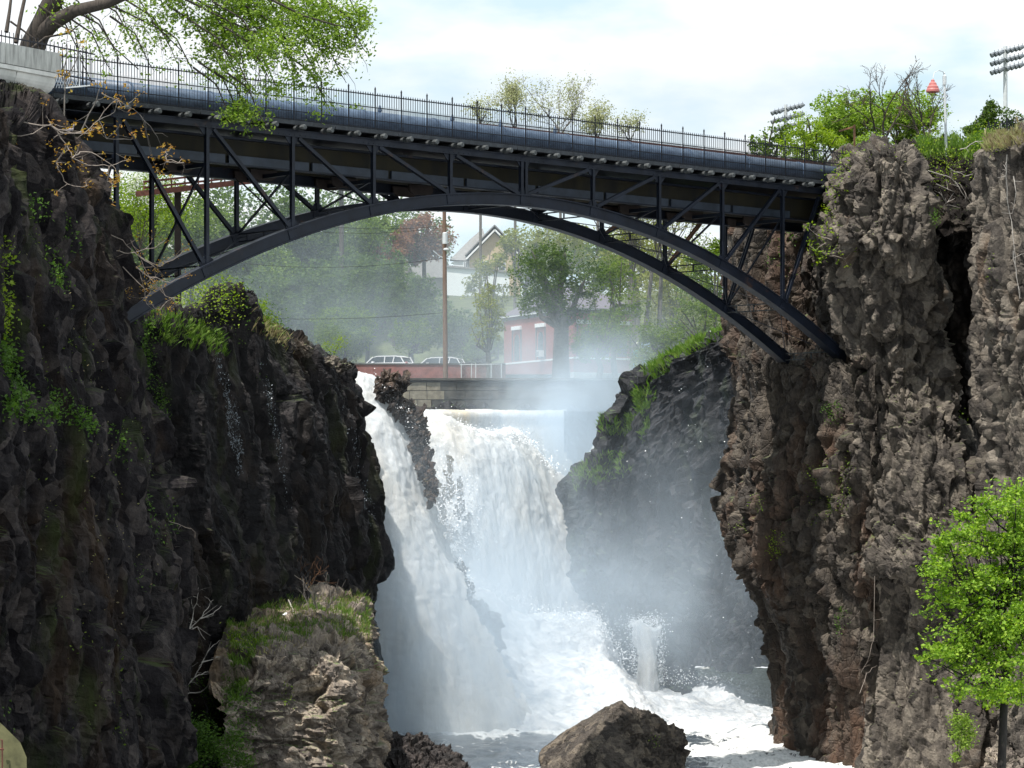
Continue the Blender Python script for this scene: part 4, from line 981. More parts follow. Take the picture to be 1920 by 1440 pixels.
rest.build('picket', M['steel_fence'], br, kind='stuff'); short.build('short_picket', M['steel_fence'], br, kind='stuff')
for z, h in ((14.52, 0.04), (14.86, 0.035), (15.40, 0.035), (15.93, 0.045)):
    MB().beam(Bp(T0, -0.3, z), Bp(10.05, -0.3, z), 0.03, h).build('railing_rail', M['steel_fence'], br)
far = MB()
for z in (14.86, 15.38): far.beam(Bp(T0, BW + 0.3, z), Bp(11, BW + 0.3, z), 0.035, 0.04)
for t in np.arange(T0, 11, 1 / 33.0): far.beam(Bp(t, BW + 0.3, 14.46), Bp(t, BW + 0.3, 15.46), 0.018, 0.018)
far.build('far_railing', M['steel_fence'], br)

# rusty trestle railing beyond the bridge
rs = empty('rusty_truss', (P(1240, 270, 143)), label='low rusted steel truss rail running behind the blue pipe at the right', cat='truss')
ra, rb = P(905, 236, 134.6), P(1575, 308, 152.6); ra[2] = rb[2] = 17.5; r0_ = ra - (rb - ra) * 0.98; r0_[2] = 14.6
for dz, w_ in ((0, 0.16), (-1.15, 0.2)): MB().beam(ra + [0, 0, dz], rb + [0, 0, dz], 0.2, w_).build('rail', M['rust'], rs)
npn = 13; dv = (rb - ra) / npn
for i in range(npn + 1):
    q = ra + dv * i; MB().beam(q, q - [0, 0, 1.2], 0.16, 0.12).build('upright', M['rust'], rs)
    if i < npn:
        MB().beam(q - [0, 0, 0.1], q + dv * 0.26 - [0, 0, 1.0], 0.07, 0.07).build('brace', M['rust'], rs)
        MB().beam(q + dv - [0, 0, 0.1], q + dv * 0.74 - [0, 0, 1.0], 0.07, 0.07).build('brace', M['rust'], rs)
# supports reach the ground beyond the frame of the bridge
for dz, w_ in ((0, 0.16), (-1.15, 0.2)): MB().beam(r0_ + [0, 0, dz], ra + [0, 0, dz], 0.2, w_).build('ramp_rail', M['rust'], rs)
for q in (r0_, rb): MB().beam(q - [0, 0, 1.1], q - [0, 0, 4.0], 0.25, 0.25).build('leg', M['rust'], rs)
# rusty platform seen under the left of the bridge
rp = empty('rusty_platform', P(365, 330, 126), label='dark red rusted walkway seen through the truss at the left end of the bridge', cat='walkway')
a, b_ = P(270, 352, 124), P(470, 330, 129)
for dz in (0, 0.55): MB().beam(a + [0, 0, dz * 0.5], b_ + [0, 0, dz * 0.5], 0.12, 0.10).build('rail', M['rust'], rp)
MB().beam(a - [0, 0, 0.25], b_ - [0, 0, 0.25], 1.2, 0.26).build('platform_beam', M['rust'], rp)
for i in range(9):
    q = a + (b_ - a) * i / 8.0; MB().beam(q - [0, 0, 0.2], q + [0, 0, 0.3], 0.06, 0.06).build('upright', M['rust'], rp)
MB().beam(a + (b_ - a) * 0.3 - [0, -0.3, 0.35], a + (b_ - a) * 0.3 - [0, -0.3, 8], 0.3, 0.3).build('leg', M['brown'], rp)
# ------------------------------------------------------------------ concrete parapet, top left
pa = empty('parapet', P(60, 180, 89), label='white concrete parapet end with rounded moulding at the top left corner', cat='parapet')
a0 = P(0, 78, 88.0); a1 = P(115, 100, 90.5); pd = a1 - a0; pd[2] = 0; pl = np.linalg.norm(pd); pd /= pl; pn = np.array([-pd[1], pd[0], 0]);
if pn[1] < 0: pn = -pn
zt = a0[2]; zt = 14.2
def Q(s, w, z): return a0 * [1, 1, 0] + pd * s + pn * w + np.array([0, 0, z])
s1 = pl
for i in range(9):
    e = s1 - i * 1.35; s_ = e - 1.34
    MB().obox(Q((e + s_) / 2, 1.0, zt - 0.34), pd * 0.667, pn * 1.0, np.array([0, 0, 0.34])).build('coping_stone', M['coping'], pa)
for i in range(7):
    e = s1 - 0.16 - i * 1.9; s_ = e - 1.892; prof = [(0.02, -0.70), (0.02, -0.84), (0.0 + 0.12, -0.86)] + [(0.12 + 0.50 * (1 - math.cos(x)), -0.86 - 0.50 * math.sin(x)) for x in np.linspace(0.15, math.pi / 2, 7)] + [(0.62, -1.44), (1.9, -1.44), (1.9, -0.70)]
    MB().prism([Q(s_, w, zt + z) for w, z in prof], pd * (e - s_)).build('moulding_stone', M['concrete'], pa)
for i in range(6):
    e = s1 - 0.95 - i * 1.45; MB().obox(Q(e - 0.72, 1.25, zt - 1.80), pd * 0.718, pn * 0.6, np.array([0, 0, 0.356])).build('wall_block', M['concrete'], pa)
MB().obox(Q(s1 - 0.98 - 3.5, 1.4, zt - 2.21), pd * 3.55, pn * 0.72, np.array([0, 0, 0.06])).build('footing', M['coping'], pa)
# mossy concrete block bottom left
mc = empty('concrete_block', P(10, 1440, 62), label='mossy yellow concrete block cut off by the bottom left corner', cat='concrete block')
poly = [P(-160, 1330, 62), P(-20, 1338, 62), P(6, 1360, 62), P(38, 1392, 62), P(50, 1420, 62), P(52, 1800, 62), P(-160, 1800, 62)]
MB().prism(poly, (-1.1, 2.5, -0.5)).build('block', M['mossy_concrete'], mc)
m = MB(); m.tube([P(-2, 1387, 61.8), P(4, 1387, 61.8), P(4.5, 1438, 61.8), P(5, 1470, 61.8)], 0.02, 5); m.tube([P(-3, 1405, 61.8), P(7, 1405, 61.8)], 0.025, 5); m.build('handle', M['rust'], mc)

# ------------------------------------------------------------------ wall above the river
wl_ = empty('retaining_wall', PZ(960, 5.4, 196), label='long dark stone retaining wall along the river above the falls', cat='wall')
x0, x1 = (690 - 960) * 196 / F, (1215 - 960) * 196 / F
MB().box((x0, 196.15, 3.6), (x1, 197.1, 6.72)).build('core', M['mortar'], wl_)
rng = np.random.default_rng(5); z = 4.1; row = 0; nst = 0
while z < 6.6:
    h = [0.62, 0.6, 0.66, 0.62, 0.4][row % 5]; h = min(h, 6.74 - z)
    if h < 0.2: break
    x = x0 + rng.uniform(-0.6, 0)
    while x < x1:
        w = rng.uniform(0.9, 1.9); xa, xb = max(x0, x), min(x1, x + w)
        if xb - xa > 0.15:
            px = 960 + (xa + xb) / 2 * F / 196; off = rng.uniform(0, 0.06)
            MB().box((xa + 0.02, 196.0 - off, z + 0.02), (xb - 0.02, 196.3, z + h - 0.02)).build('stone', M['masonry_tan'] if px < 826 else M['masonry'], wl_); nst += 1
        x += w
    z += h; row += 1
MB().box((x0, 195.8, 6.735), (x1, 197.0, 6.90)).build('cap', M['masonry'], wl_)
# red parapet in front of the street
rw = empty('red_parapet', PZ(815, 7.2, 205), label='red-brown parapet wall in front of the two white cars', cat='wall')
MB().box(((640 - 960) * 205 / F, 205.0, 6.0), ((948 - 960) * 205 / F, 205.4, 8.25)).build('panel', M['red_wall'], rw)
MB().box(((640 - 960) * 205 / F, 204.93, 8.255), ((948 - 960) * 205 / F, 205.47, 8.36)).build('cap', M['mortar'], rw)
# chain link fence
cf = empty('chain_link_fence', PZ(890, 6.9, 199), label='light metal chain link fence between the red parapet and the brick building', cat='fence')
for px in (865, 884, 892, 921, 940): MB().tube([PZ(px, 6.1, 199), PZ(px, 8.1, 199)], 0.035, 6).build('fence_post', M['galv'], cf)
MB().tube([PZ(862, 8.0, 199), PZ(942, 8.05, 199)], 0.025, 5).build('top_rail', M['galv'], cf)
mm = MB()
for i in range(34):
    p = 862 + i * 2.4
    mm.tube([PZ(p, 6.8, 199), PZ(p + 30, 8.0, 199)] if p < 912 else [PZ(p, 6.8, 199), PZ(942, 6.8 + (942 - p) / 30 * 1.2, 199)], 0.005, 3, False); mm.tube([PZ(p, 8.0, 199), PZ(min(942, p + 30), 6.8 if p < 912 else 8.0 - (942 - p) / 30 * 1.2, 199)], 0.005, 3, False)
mm.build('wire_mesh', M['galv'], cf)

# ------------------------------------------------------------------ brick building
bb = empty('brick_building', PZ(1075, 7, 207), label='red brick building with arched windows and purple slate roof half hidden by trees', cat='building')
cnr = PZ(1075, 0, 205) * [1, 1, 0]; lw = PZ(945, 0, 217) * [1, 1, 0]; rw_ = PZ(1188, 0, 208.2) * [1, 1, 0]
back = lw + (rw_ - cnr)
def walls(mb, z0, z1, g=0.0):
    c = (cnr + back) / 2; pts = [p + (p - c) / np.linalg.norm(p - c) * g for p in (lw, cnr, rw_, back)]
    V = [p + [0, 0, z0] for p in pts] + [p + [0, 0, z1] for p in pts]
    mb.add(V, [[0, 1, 5, 4], [1, 2, 6, 5], [2, 3, 7, 6], [3, 0, 4, 7], [4, 5, 6, 7], [3, 2, 1, 0]]); return mb
walls(MB(), 5.6, 7.68, 0.16).build('stone_base', M['stone_pale'], bb)
walls(MB(), 7.68, 8.72, 0.06).build('plinth', M['brick'], bb)
walls(MB(), 8.725, 8.86, 0.13).build('sill_course', M['trim'], bb)
wall = walls(MB(), 8.865, 12.25, 0.0).build('wall', M['brick'], bb)
walls(MB(), 12.255, 12.50, 0.35).build('cornice', M['mortar'], bb)
walls(MB(), 12.505, 12.62, 0.55).build('gutter', M['trim'], bb)
c = (cnr + back) / 2; pts = [p + (p - c) / np.linalg.norm(p - c) * 0.6 for p in (lw, cnr, rw_, back)]
dl = (lw - cnr) / np.linalg.norm(lw - cnr); rdg = [c + dl * 2.6 + [0, 0, 14.75], c - dl * 2.6 + [0, 0, 14.75]]
V = [p + [0, 0, 12.625] for p in pts] + rdg
MB().add(V, [[0, 1, 5, 4], [2, 3, 4, 5], [3, 2, 1, 0]], [[1, 2, 5], [3, 0, 4]]).build('roof', M['roof_purple'], bb)
nl = np.cross(dl, [0, 0, 1.0]); nl = nl if nl @ (cnr - back) > 0 else -nl
dr = (rw_ - cnr) / np.linalg.norm(rw_ - cnr); nr = np.cross(dr, [0, 0, 1.0]); nr = nr if nr[1] < 0 else -nr
ll = np.linalg.norm(lw - cnr); lr = np.linalg.norm(rw_ - cnr)
nlL = np.cross(dl, [0, 0, 1.0]); nlL = nlL if nlL[1] < 0 else -nlL
def window(s, org, dr_, nn, w, ac=False):
    c0 = org + dr_ * s
    rc = MB(); rc.obox(c0 + nn * 0.0 + [0, 0, 10.15], dr_ * (w / 2 + 0.32), nn * 0.012, np.array([0, 0, 1.27])); f = rc.build('window', M['mortar'] if False else M['brick'], bb)
    for sd in (-1, 1): MB().obox(c0 + dr_ * sd * (w / 2 + 0.36) + nn * 0.05 + [0, 0, 10.15], dr_ * 0.05, nn * 0.05, np.array([0, 0, 1.27])).build('reveal', M['mortar'], f)
    arcp = [c0 + nn * 0.02 + dr_ * (w / 2 * math.cos(x)) + [0, 0, 10.55 + w / 2 * math.sin(x) * 1.1] for x in np.linspace(0, math.pi, 9)]
    MB().prism(arcp + [c0 + nn * 0.02 - dr_ * w / 2 + [0, 0, 8.95], c0 + nn * 0.02 + dr_ * w / 2 + [0, 0, 8.95]], nn * 0.03).build('pane', M['glass'], f)
    m = MB(); m.obox(c0 + nn * 0.065 + [0, 0, 9.9], dr_ * 0.02, nn * 0.01, np.array([0, 0, 0.95]))
    for z in (9.5, 10.1, 10.6): m.obox(c0 + nn * 0.085 + [0, 0, z], dr_ * (w / 2 - 0.01), nn * 0.01, np.array([0, 0, 0.02]))
    m.build('frame', M['mortar'], f)
    MB().obox(c0 + nn * 0.08 + [0, 0, 11.58], dr_ * (w / 2 + 0.42), nn * 0.08, np.array([0, 0, 0.15])).build('lintel', M['trim'], f)
    if ac:
        m = MB(); cc = c0 + dr_ * ac + nn * 0.28 + [0, 0, 9.32]; m.obox(cc, dr_ * 0.28, nn * 0.2, np.array([0, 0, 0.25])); m.build('air_conditioner', M['ac_white'], bb)
        MB().obox(cc + nn * 0.215, dr_ * 0.20, nn * 0.012, np.array([0, 0, 0.17])).build('air_grille', M['roof_grey'], bb)
for s in (ll * 0.80, ll * 0.45, ll * 0.13): window(s, cnr, dl, nlL, 0.92 if s > 8 else 0.95, ac=(-0.42 if abs(s - ll * 0.45) < .1 else False))
for s in (lr * 0.2, lr * 0.5, lr * 0.8): window(s, cnr, dr, nr, 0.9)
# tank pole standing before the building
MB().tube([PZ(1062, 6.6, 203), PZ(1063, 9.6, 203)], 0.05, 8).build('white_pole', M['galv'], label='thin white pole in front of the brick building', cat='pole')
# painted utility boxes at the right of the building
pb = empty('painted_box', PZ(1200, 7.7, 206), label='small box with faded teal, yellow and blue paint right of the brick building', cat='utility box')
MB().box(tuple(PZ(1188, 7.5, 206)), tuple(PZ(1196, 9.4, 206.6))).build('teal_panel', M['paint_teal'], pb); MB().box(tuple(PZ(1190, 8.2, 205.9)), tuple(PZ(1195, 8.9, 205.98))).build('yellow_panel', M['paint_yellow'], pb)
MB().box(tuple(PZ(1203, 7.2, 206)), tuple(PZ(1217, 10.0, 206.6))).build('blue_panel', M['paint_blue'], pb)
for i in range(6): MB().box(tuple(PZ(1204 + i * 2.1, 7.6 + (i * 37 % 5) * 0.42, 205.92)), tuple(PZ(1207 + i * 1.7, 8.0 + (i * 37 % 5) * 0.42, 205.97))).build('paint_patch', [M['trim'], M['paint_teal'], M['roof_purple'], M['red_wall'], M['trim'], M['paint_blue']][i], pb)

# ------------------------------------------------------------------ houses behind
ho = empty('gabled_house', PZ(905, 19, 300), label='tan house with a grey gabled roof and white trim on the hill', cat='house')
def H(px, py, Y): return P(px, py, Y)
Yh = 300; s_ = Yh / F
g0, g1, pk_ = P(878, 500, Yh), P(985, 500, Yh), P(927, 434, Yh)
MB().prism([P(880, 560, Yh), P(880, 484, Yh), P(927, 436, Yh), P(975, 484, Yh), P(975, 560, Yh)], (0, 12, 0)).build('wall', M['siding_tan'], ho)
m = MB(); m.beam(P(874, 486, Yh - .3), P(928, 431, Yh - .3), 0.5, 0.16); m.beam(P(928, 431, Yh - .3), P(982, 486, Yh - .3), 0.5, 0.16); m.build('gable_trim', M['trim'], ho)
m = MB(); m.beam(P(874, 486, Yh + 6), P(928, 431, Yh + 6), 12.2, 0.12, up=(0, 0, 1)); m.beam(P(928, 431, Yh + 6), P(982, 486, Yh + 6), 12.2, 0.12); m.build('roof', M['roof_grey'], ho)
m = MB(); m.prism([P(843, 487, Yh + 2), P(884, 489, Yh + 2), P(911, 446, Yh + 8), P(905, 428, Yh + 10), P(880, 450, Yh + 8)], (0, 2, 0)); m.build('side_roof', M['roof_grey'], ho)
MB().prism([P(850, 560, Yh + 2.2), P(850, 489, Yh + 2.2), P(880, 489, Yh + 2.2), P(880, 560, Yh + 2.2)], (0, 8, 0)).build('side_wall', M['siding_white'], ho)
for (px, py, w, h, Yw) in ((908, 498, 8, 9, Yh), (873, 497, 4, 7, Yh + 2.2), (941, 500, 7, 8, Yh)):
    f = MB().obox(P(px, py, Yw - 0.08), (w * s_, 0, 0), (0, 0.06, 0), (0, 0, h * s_)).build('window', M['trim'], ho)
    MB().obox(P(px, py, Yw - 0.17), ((w - 1.6) * s_, 0, 0), (0, 0.03, 0), (0, 0, (h - 1.6) * s_)).build('pane', M['glass'], f)
    MB().obox(P(px, py, Yw - 0.22), (0.5 * s_, 0, 0), (0, 0.02, 0), (0, 0, (h - 1.6) * s_)).build('mullion', M['trim'], f)
gh = empty('white_garage', PZ(875, 19, 286), label='plain pale blue-white building wall below the gabled house', cat='building')
MB().prism([P(838, 575, 286), P(838, 500, 286), P(955, 512, 286), P(955, 580, 286)], (0, 6, 0)).build('wall', M['siding_white'], gh)
MB().prism([P(836, 500.5, 285.8), P(836, 497, 285.8), P(957, 508, 285.8), P(957, 512, 285.8)], (0, 6.4, 0)).build('roof', M['roof_grey'], gh)
g2 = empty('grey_house', PZ(790, 18, 292), label='grey shingled house left of the utility pole, behind leaves', cat='house')
MB().prism([P(748, 575, 292), P(748, 520, 292), P(764, 486, 292), P(780, 520, 292), P(836, 520, 292), P(836, 575, 292)], (0, 7, 0)).build('wall', M['siding_grey'], g2)
MB().prism([P(762, 484, 291.6), P(838, 485, 291.6), P(838, 520, 291), P(780, 522, 291)], (0, 0.3, 0)).build('roof', M['roof_grey'], g2)
m = MB(); m.beam(P(746, 524, 291.5), P(764, 485, 291.5), 0.3, 0.12); m.beam(P(764, 485, 291.5), P(782, 524, 291.5), 0.3, 0.12); m.build('gable_trim', M['trim'], g2)

# utility pole with transformer and lamp
up = empty('utility_pole', PZ(835, 6.5, 203), label='tall wooden utility pole with a white transformer and a street lamp', cat='utility pole')
MB().tube([PZ(835.5, 6.3, 203), PZ(833, 19.9, 203)], [0.20, 0.14], 10).build('pole', M['wood_pole'], up)
m = MB(); q = P(834.5, 446, 202.6); m.lathe(q, [(0, -0.45), (0.20, -0.45), (0.20, 0.35), (0.12, 0.42), (0, 0.44)], 12); m.build('transformer', M['galv'], up)
m = MB(); m.tube([P(836, 485, 203), P(846, 468, 202.6), P(852, 458, 202.4)], 0.04, 6); m.tube([P(836, 485, 203), P(824, 480, 203), P(812, 470, 203)], 0.03, 5); m.build('lamp_arm', M['galv'], up)
m = MB(); m.lathe(P(836.5, 467, 202.4), [(0, 0.1), (0.18, 0.06), (0.22, -0.05), (0.12, -0.12), (0, -0.13)], 10); m.build('lamp', M['galv'], up)
MB().beam(P(822, 424, 203), P(846, 424, 203), 0.12, 0.10).build('crossarm', M['wood_pole'], up)
for i, (za, zb_, y2, sag) in enumerate(((424, 360, 214, 1.2), (426, 366, 214, 1.5), (484, 470, 214, 1.0), (586, 582, 216, 0.6))):
    pts = []
    for f in np.linspace(0, 1, 9):
        q = P(834, za, 203) * (1 - f) + P(300, zb_, y2) * f; q[2] -= 4 * sag * f * (1 - f); pts.append(q)
    MB().tube(pts, 0.016, 4).build('overhead_wire', M['tyre'], label=['highest overhead wire running left from the utility pole', 'second overhead wire left of the utility pole', 'overhead wire leaving the pole at lamp height', 'lowest overhead wire crossing the dark trees'][i], cat='wire', group='overhead wires')

# ------------------------------------------------------------------ cars
def suv():
    r = empty('parked_car', (0, 0, 0), cat='car', group='white cars parked behind the parapet')
    L, W_, H_ = 4.5, 1.8, 1.6
    side = [(-2.25, 0.35), (-2.27, 0.75), (-2.15, 0.93), (-1.35, 1.02), (-0.75, 1.47), (-0.3, 1.56), (1.25, 1.56), (1.75, 1.45), (2.10, 1.02), (2.24, 0.9), (2.25, 0.35)]
    low = [(-2.25, 0.35), (-2.27, 0.75), (-2.15, 0.93), (-1.3, 1.03), (2.05, 1.04), (2.24, 0.9), (2.25, 0.35)]
    b = MB().prism([(x, -W_ / 2, z) for x, z in low], (0, W_, 0)).build('body', M['car_white'], r)
    cabin = [(-1.28, 1.035), (-0.72, 1.48), (-0.35, 1.55), (1.3, 1.55), (1.72, 1.45), (2.02, 1.045)]
    MB().prism([(x * 0.985, -W_ / 2 + 0.09, z - 0.03) for x, z in cabin], (0, W_ - 0.18, 0)).build('windows', M['glass'], r)
    MB().prism([(-0.74, -W_ / 2 + 0.1, 1.475), (-0.4, -W_ / 2 + 0.1, 1.58), (1.3, -W_ / 2 + 0.1, 1.58), (1.78, -W_ / 2 + 0.1, 1.46), (1.3, -W_ / 2 + 0.1, 1.50)], (0, W_ - 0.2, 0)).build('roof', M['car_white'], r)
    for yy in (-W_ / 2 + 0.06, W_ / 2 - 0.06):
        for (x0, x1_) in ((-1.27, -0.70), (0.30, 0.36), (1.05, 1.18), (1.72, 2.02)):
            z0_, z1_ = (1.04, 1.50) if x0 < 0 else (1.04, 1.52)
            MB().beam((x0 if x0 != 1.72 else 2.02, yy, 1.04), (x1_ if x0 != 1.72 else 1.74, yy, 1.5), 0.05, 0.07).build('pillar', M['car_white'], r)
    for yy in (-0.55, 0.55): MB().beam((-0.2, yy, 1.63), (1.4, yy, 1.63), 0.04, 0.04).build('roof_rail', M['lamp_head'], r)
    MB().obox((-0.62, -W_ / 2 - 0.1, 1.08), (0.09, 0, 0), (0, 0.09, 0), (0, 0, 0.07)).build('mirror', M['car_white'], r)
    for x in (-1.4, 1.4):
        for yy in (-W_ / 2 + 0.08, W_ / 2 - 0.08):
            w = MB().tube([(x, yy - 0.1, 0.33), (x, yy + 0.1, 0.33)], 0.33, 16).build('wheel', M['tyre'], r)
            MB().tube([(x, yy - 0.115, 0.33), (x, yy + 0.115, 0.33)], 0.20, 10).build('rim', M['galv'], w)
    for yy in (-0.6, 0.6): MB().obox((-2.2, yy, 0.80), (0.06, 0, 0), (0, 0.2, 0), (0, 0, 0.07)).build('headlight', M['glass'], r)
    MB().obox((2.23, -0.75, 0.98), (0.05, 0, 0), (0, 0.1, 0), (0, 0, 0.12)).build('tail_light', M['lamp_red'], r)
    return r
c1 = suv()
def place(o, loc, rz):
    from mathutils import Matrix
    o.matrix_world = Matrix.Translation(tuple(loc)) @ Matrix.Rotation(rz, 4, 'Z')
    o.location = tuple(loc); o.rotation_euler = (0, 0, rz)
c2 = copy_tree(c1)
place(c1, PZ(723, 7.62, 212), R(-24)); place(c2, PZ(822, 7.55, 213), R(-14))
c1['label'] = 'white hatchback car parked nearest the left, behind the red parapet'; c2['label'] = 'white car partly screened by leaves behind the utility pole'

# ------------------------------------------------------------------ things on the right skyline
def floodmast(px, ytop, Y, rows_, zb, label):
    r = empty('floodlight_mast', PZ(px, zb, Y), label=label, cat='floodlight mast', group='sports floodlight masts')
    s = Y / F; m = MB(); m.tube([PZ(px, zb, Y), P(px, ytop, Y)], [0.34, 0.22], 10).build('mast', M['galv'], r)
    for i in range(rows_):
        y = ytop + 9 + i * 16.5
        MB().beam(P(px - 22, y + 3, Y - 1), P(px + 33, y - 11, Y + 1.5), 0.12, 0.10).build('crossbar', M['lamp_head'], r)
        for k, dx in enumerate((-20, -13, -6, 9, 17, 25, 32)):
            q = P(px + dx, y + 3 - (dx + 22) * 14 / 55 + 4.5, Y - 0.6); l = MB(); l.tube([q + [-0.42, -0.1, -0.10], q + [-0.2, -0.05, 0.02], q + [0.25, 0.1, 0.16]], [0.30, 0.26, 0.12], 8).build('floodlight', M['lamp_head'], r)
            MB().beam(q + [0, 0, 0.1], q + [0, 0.1, 0.55], 0.06, 0.06).build('bracket', M['lamp_head'], r)
floodmast(1885, 87, 300, 3, 20, 'tall floodlight mast with three rows of lamps in the top right corner')
floodmast(1473, 196, 330, 4, 20, 'more distant floodlight mast rising behind the trees at the right end of the bridge')
lp = empty('park_lamp', PZ(1774, 15.5, 138), label='park lamp post with a faded red bell shade hanging from a curved arm', cat='lamp post')
MB().tube([PZ(1775, 15.5, 138), P(1771, 150, 138)], [0.075, 0.06], 10).build('pole', M['galv'], lp)
m = MB(); m.lathe(P(1771, 150, 138), [(0.0, -0.25), (0.10, -0.25), (0.11, 0.2), (0.06, 0.24), (0.02, 0.30), (0.035, 0.36), (0, 0.42)], 10); m.build('finial', M['galv'], lp)
m = MB(); m.tube([P(1771, 143, 138), P(1768, 134, 137.9), P(1760, 132, 137.7), P(1752, 136, 137.4), P(1749.5, 146, 137.3), P(1749, 150, 137.3)], 0.022, 6); m.build('arm', M['galv'], lp)
m = MB(); q = P(1749, 162, 137.3); prof = [(0.03, 0.36), (0.09, 0.33), (0.10, 0.24), (0.19, 0.16), (0.21, 0.06), (0.29, -0.02), (0.30, -0.12), (0.345, -0.18), (0.345, -0.28), (0.30, -0.31), (0.0, -0.24)]
m.lathe(q, prof, 18); m.build('bell_shade', M['lamp_red'], lp, smooth=False)
# fence on the right rim
pf = empty('picket_fence', PZ(1885, 16, 150), label='dark iron park fence on the rim below the right floodlight mast', cat='fence')
for px in (1854, 1888, 1922): MB().beam(PZ(px, 17.6, 146), P(px, 228 - (px - 1854) * 0.2, 146), 0.08, 0.08).build('fence_post', M['steel_fence'], pf)
for dy in (8, 34): MB().beam(P(1850, 230 + dy, 146), P(1990, 202 + dy, 146), 0.05, 0.05).build('rail', M['steel_fence'], pf)
for i in range(34): MB().beam(P(1852 + i * 4, 232 - i * 0.8, 146), P(1852 + i * 4, 272 - i * 0.8, 146), 0.025, 0.025).build('picket', M['steel_fence'], pf)
# rusty angle post
ra_ = empty('rusty_post', PZ(1601, 15.5, 139), label='rusty post with a short arm standing in the brush at the right bridge end', cat='post')
MB().beam(P(1602, 300, 139), P(1602, 234, 139), 0.09, 0.09).build('post', M['rust_bar'], ra_); MB().beam(P(1603, 237, 139), P(1573, 246, 139.2), 0.09, 0.09).build('arm', M['rust_bar'], ra_)
# fence at the left bridge end
lf_ = empty('iron_fence', PZ(50, 15, 97), label='black iron fence behind the white parapet under the big tree', cat='fence')
for i in range(26):
    px = -20 + i * 7.6; MB().beam(P(px, 52 + i * 1.6, 97), P(px, 122 + i * 1.6, 97), 0.03, 0.03).build('picket', M['steel_fence'], lf_)
for dy in (10, 60): MB().beam(P(-22, 52 + dy, 97), P(178, 92 + dy, 97), 0.04, 0.05).build('rail', M['steel_fence'], lf_)
# chain link gate panel and pole at the left bridge end
cg = empty('mesh_panel', P(130, 150, 99.5), label='small grey wire mesh panel with a frame at the left end of the bridge pipe', cat='fence panel')
MB().beam(P(120, 165, 99.4), P(172, 160, 99.4), 0.06, 0.05).build('frame', M['galv'], cg); MB().beam(P(148, 80, 99.4), P(149, 162, 99.4), 0.04, 0.04).build('post', M['galv'], cg)
mm = MB()
for i in range(9): mm.tube([P(100 + i * 5, 165, 99.4), P(112 + i * 5, 134, 99.4)], 0.008, 3, False); mm.tube([P(100 + i * 5, 134, 99.4), P(112 + i * 5, 165, 99.4)], 0.008, 3, False)
mm.build('wire_mesh', M['galv'], cg)
# ------------------------------------------------------------------ trees and plants
def unit(v): v = np.asarray(v, float); return v / (np.linalg.norm(v) + 1e-9)
def grow(mb, p, d, ln, r, depth, rng, tips, nsub=3, wig=0.25, up=0.12, shrink=0.68, ang=0.65, minr=0.006, n=5):
    pts = [np.array(p, float)]; dd = unit(d); k = 4
    for i in range(k):
        dd = unit(dd + rng.normal(0, wig, 3) * 0.5 + np.array([0, 0, up * 0.3])); pts.append(pts[-1] + dd * ln / k)
    mb.tube(pts, np.linspace(r, max(minr, r * 0.62), len(pts)), n if depth > 1 else 3, False)
    if depth <= 0:
        tips.extend(pts[1:]); return
    for j in range(nsub):
        f = 1.0 if j == 0 else rng.uniform(0.35, 1.0)
        i = f * k; a = int(min(k - 1, i)); q = pts[a] + (pts[a + 1] - pts[a]) * (i - a)
        nd = unit(dd + rng.normal(0, ang, 3) * (0.5 if j == 0 else 1.0) + np.array([0, 0, up]))
        grow(mb, q, nd, ln * shrink * rng.uniform(0.8, 1.15), max(minr, r * 0.58 * (1.1 if j == 0 else 0.85)), depth - 1, rng, tips, nsub, wig, up, shrink, ang, minr, n)

def clump_crown(lumps, per, size, seed, flat=0.75, aspect=0.6, drop=0.0):
    """lumps: list of (centre, radius). leaves sit near the shell of every lump"""
    rng = np.random.default_rng(seed); C = []
    for c, r in lumps:
        n = int(per * 2.0 * (r ** 1.6)); d = rng.normal(size=(n, 3)); d /= np.linalg.norm(d, axis=1)[:, None]
        rr = r * rng.uniform(0.35, 1.05, n) ** 0.6; q = d * rr[:, None]; q[:, 2] *= flat
        C.append(np.asarray(c) + q)
    C = np.vstack(C)
    wv = lambda s_: (fbm(C / 1.5, seed + s_, 3) - 0.5) * 2.6
    C = C + np.stack([wv(11), wv(12), wv(13)], 1) * min(1.0, size * 3.2)
    # gaps
    keep = fbm(C / (size * 4.5), seed + 1, 4, 0.6) > 0.44
    C = C[keep]
    return leaf_quads(C, size, seed + 2, aspect=aspect, drop=drop)

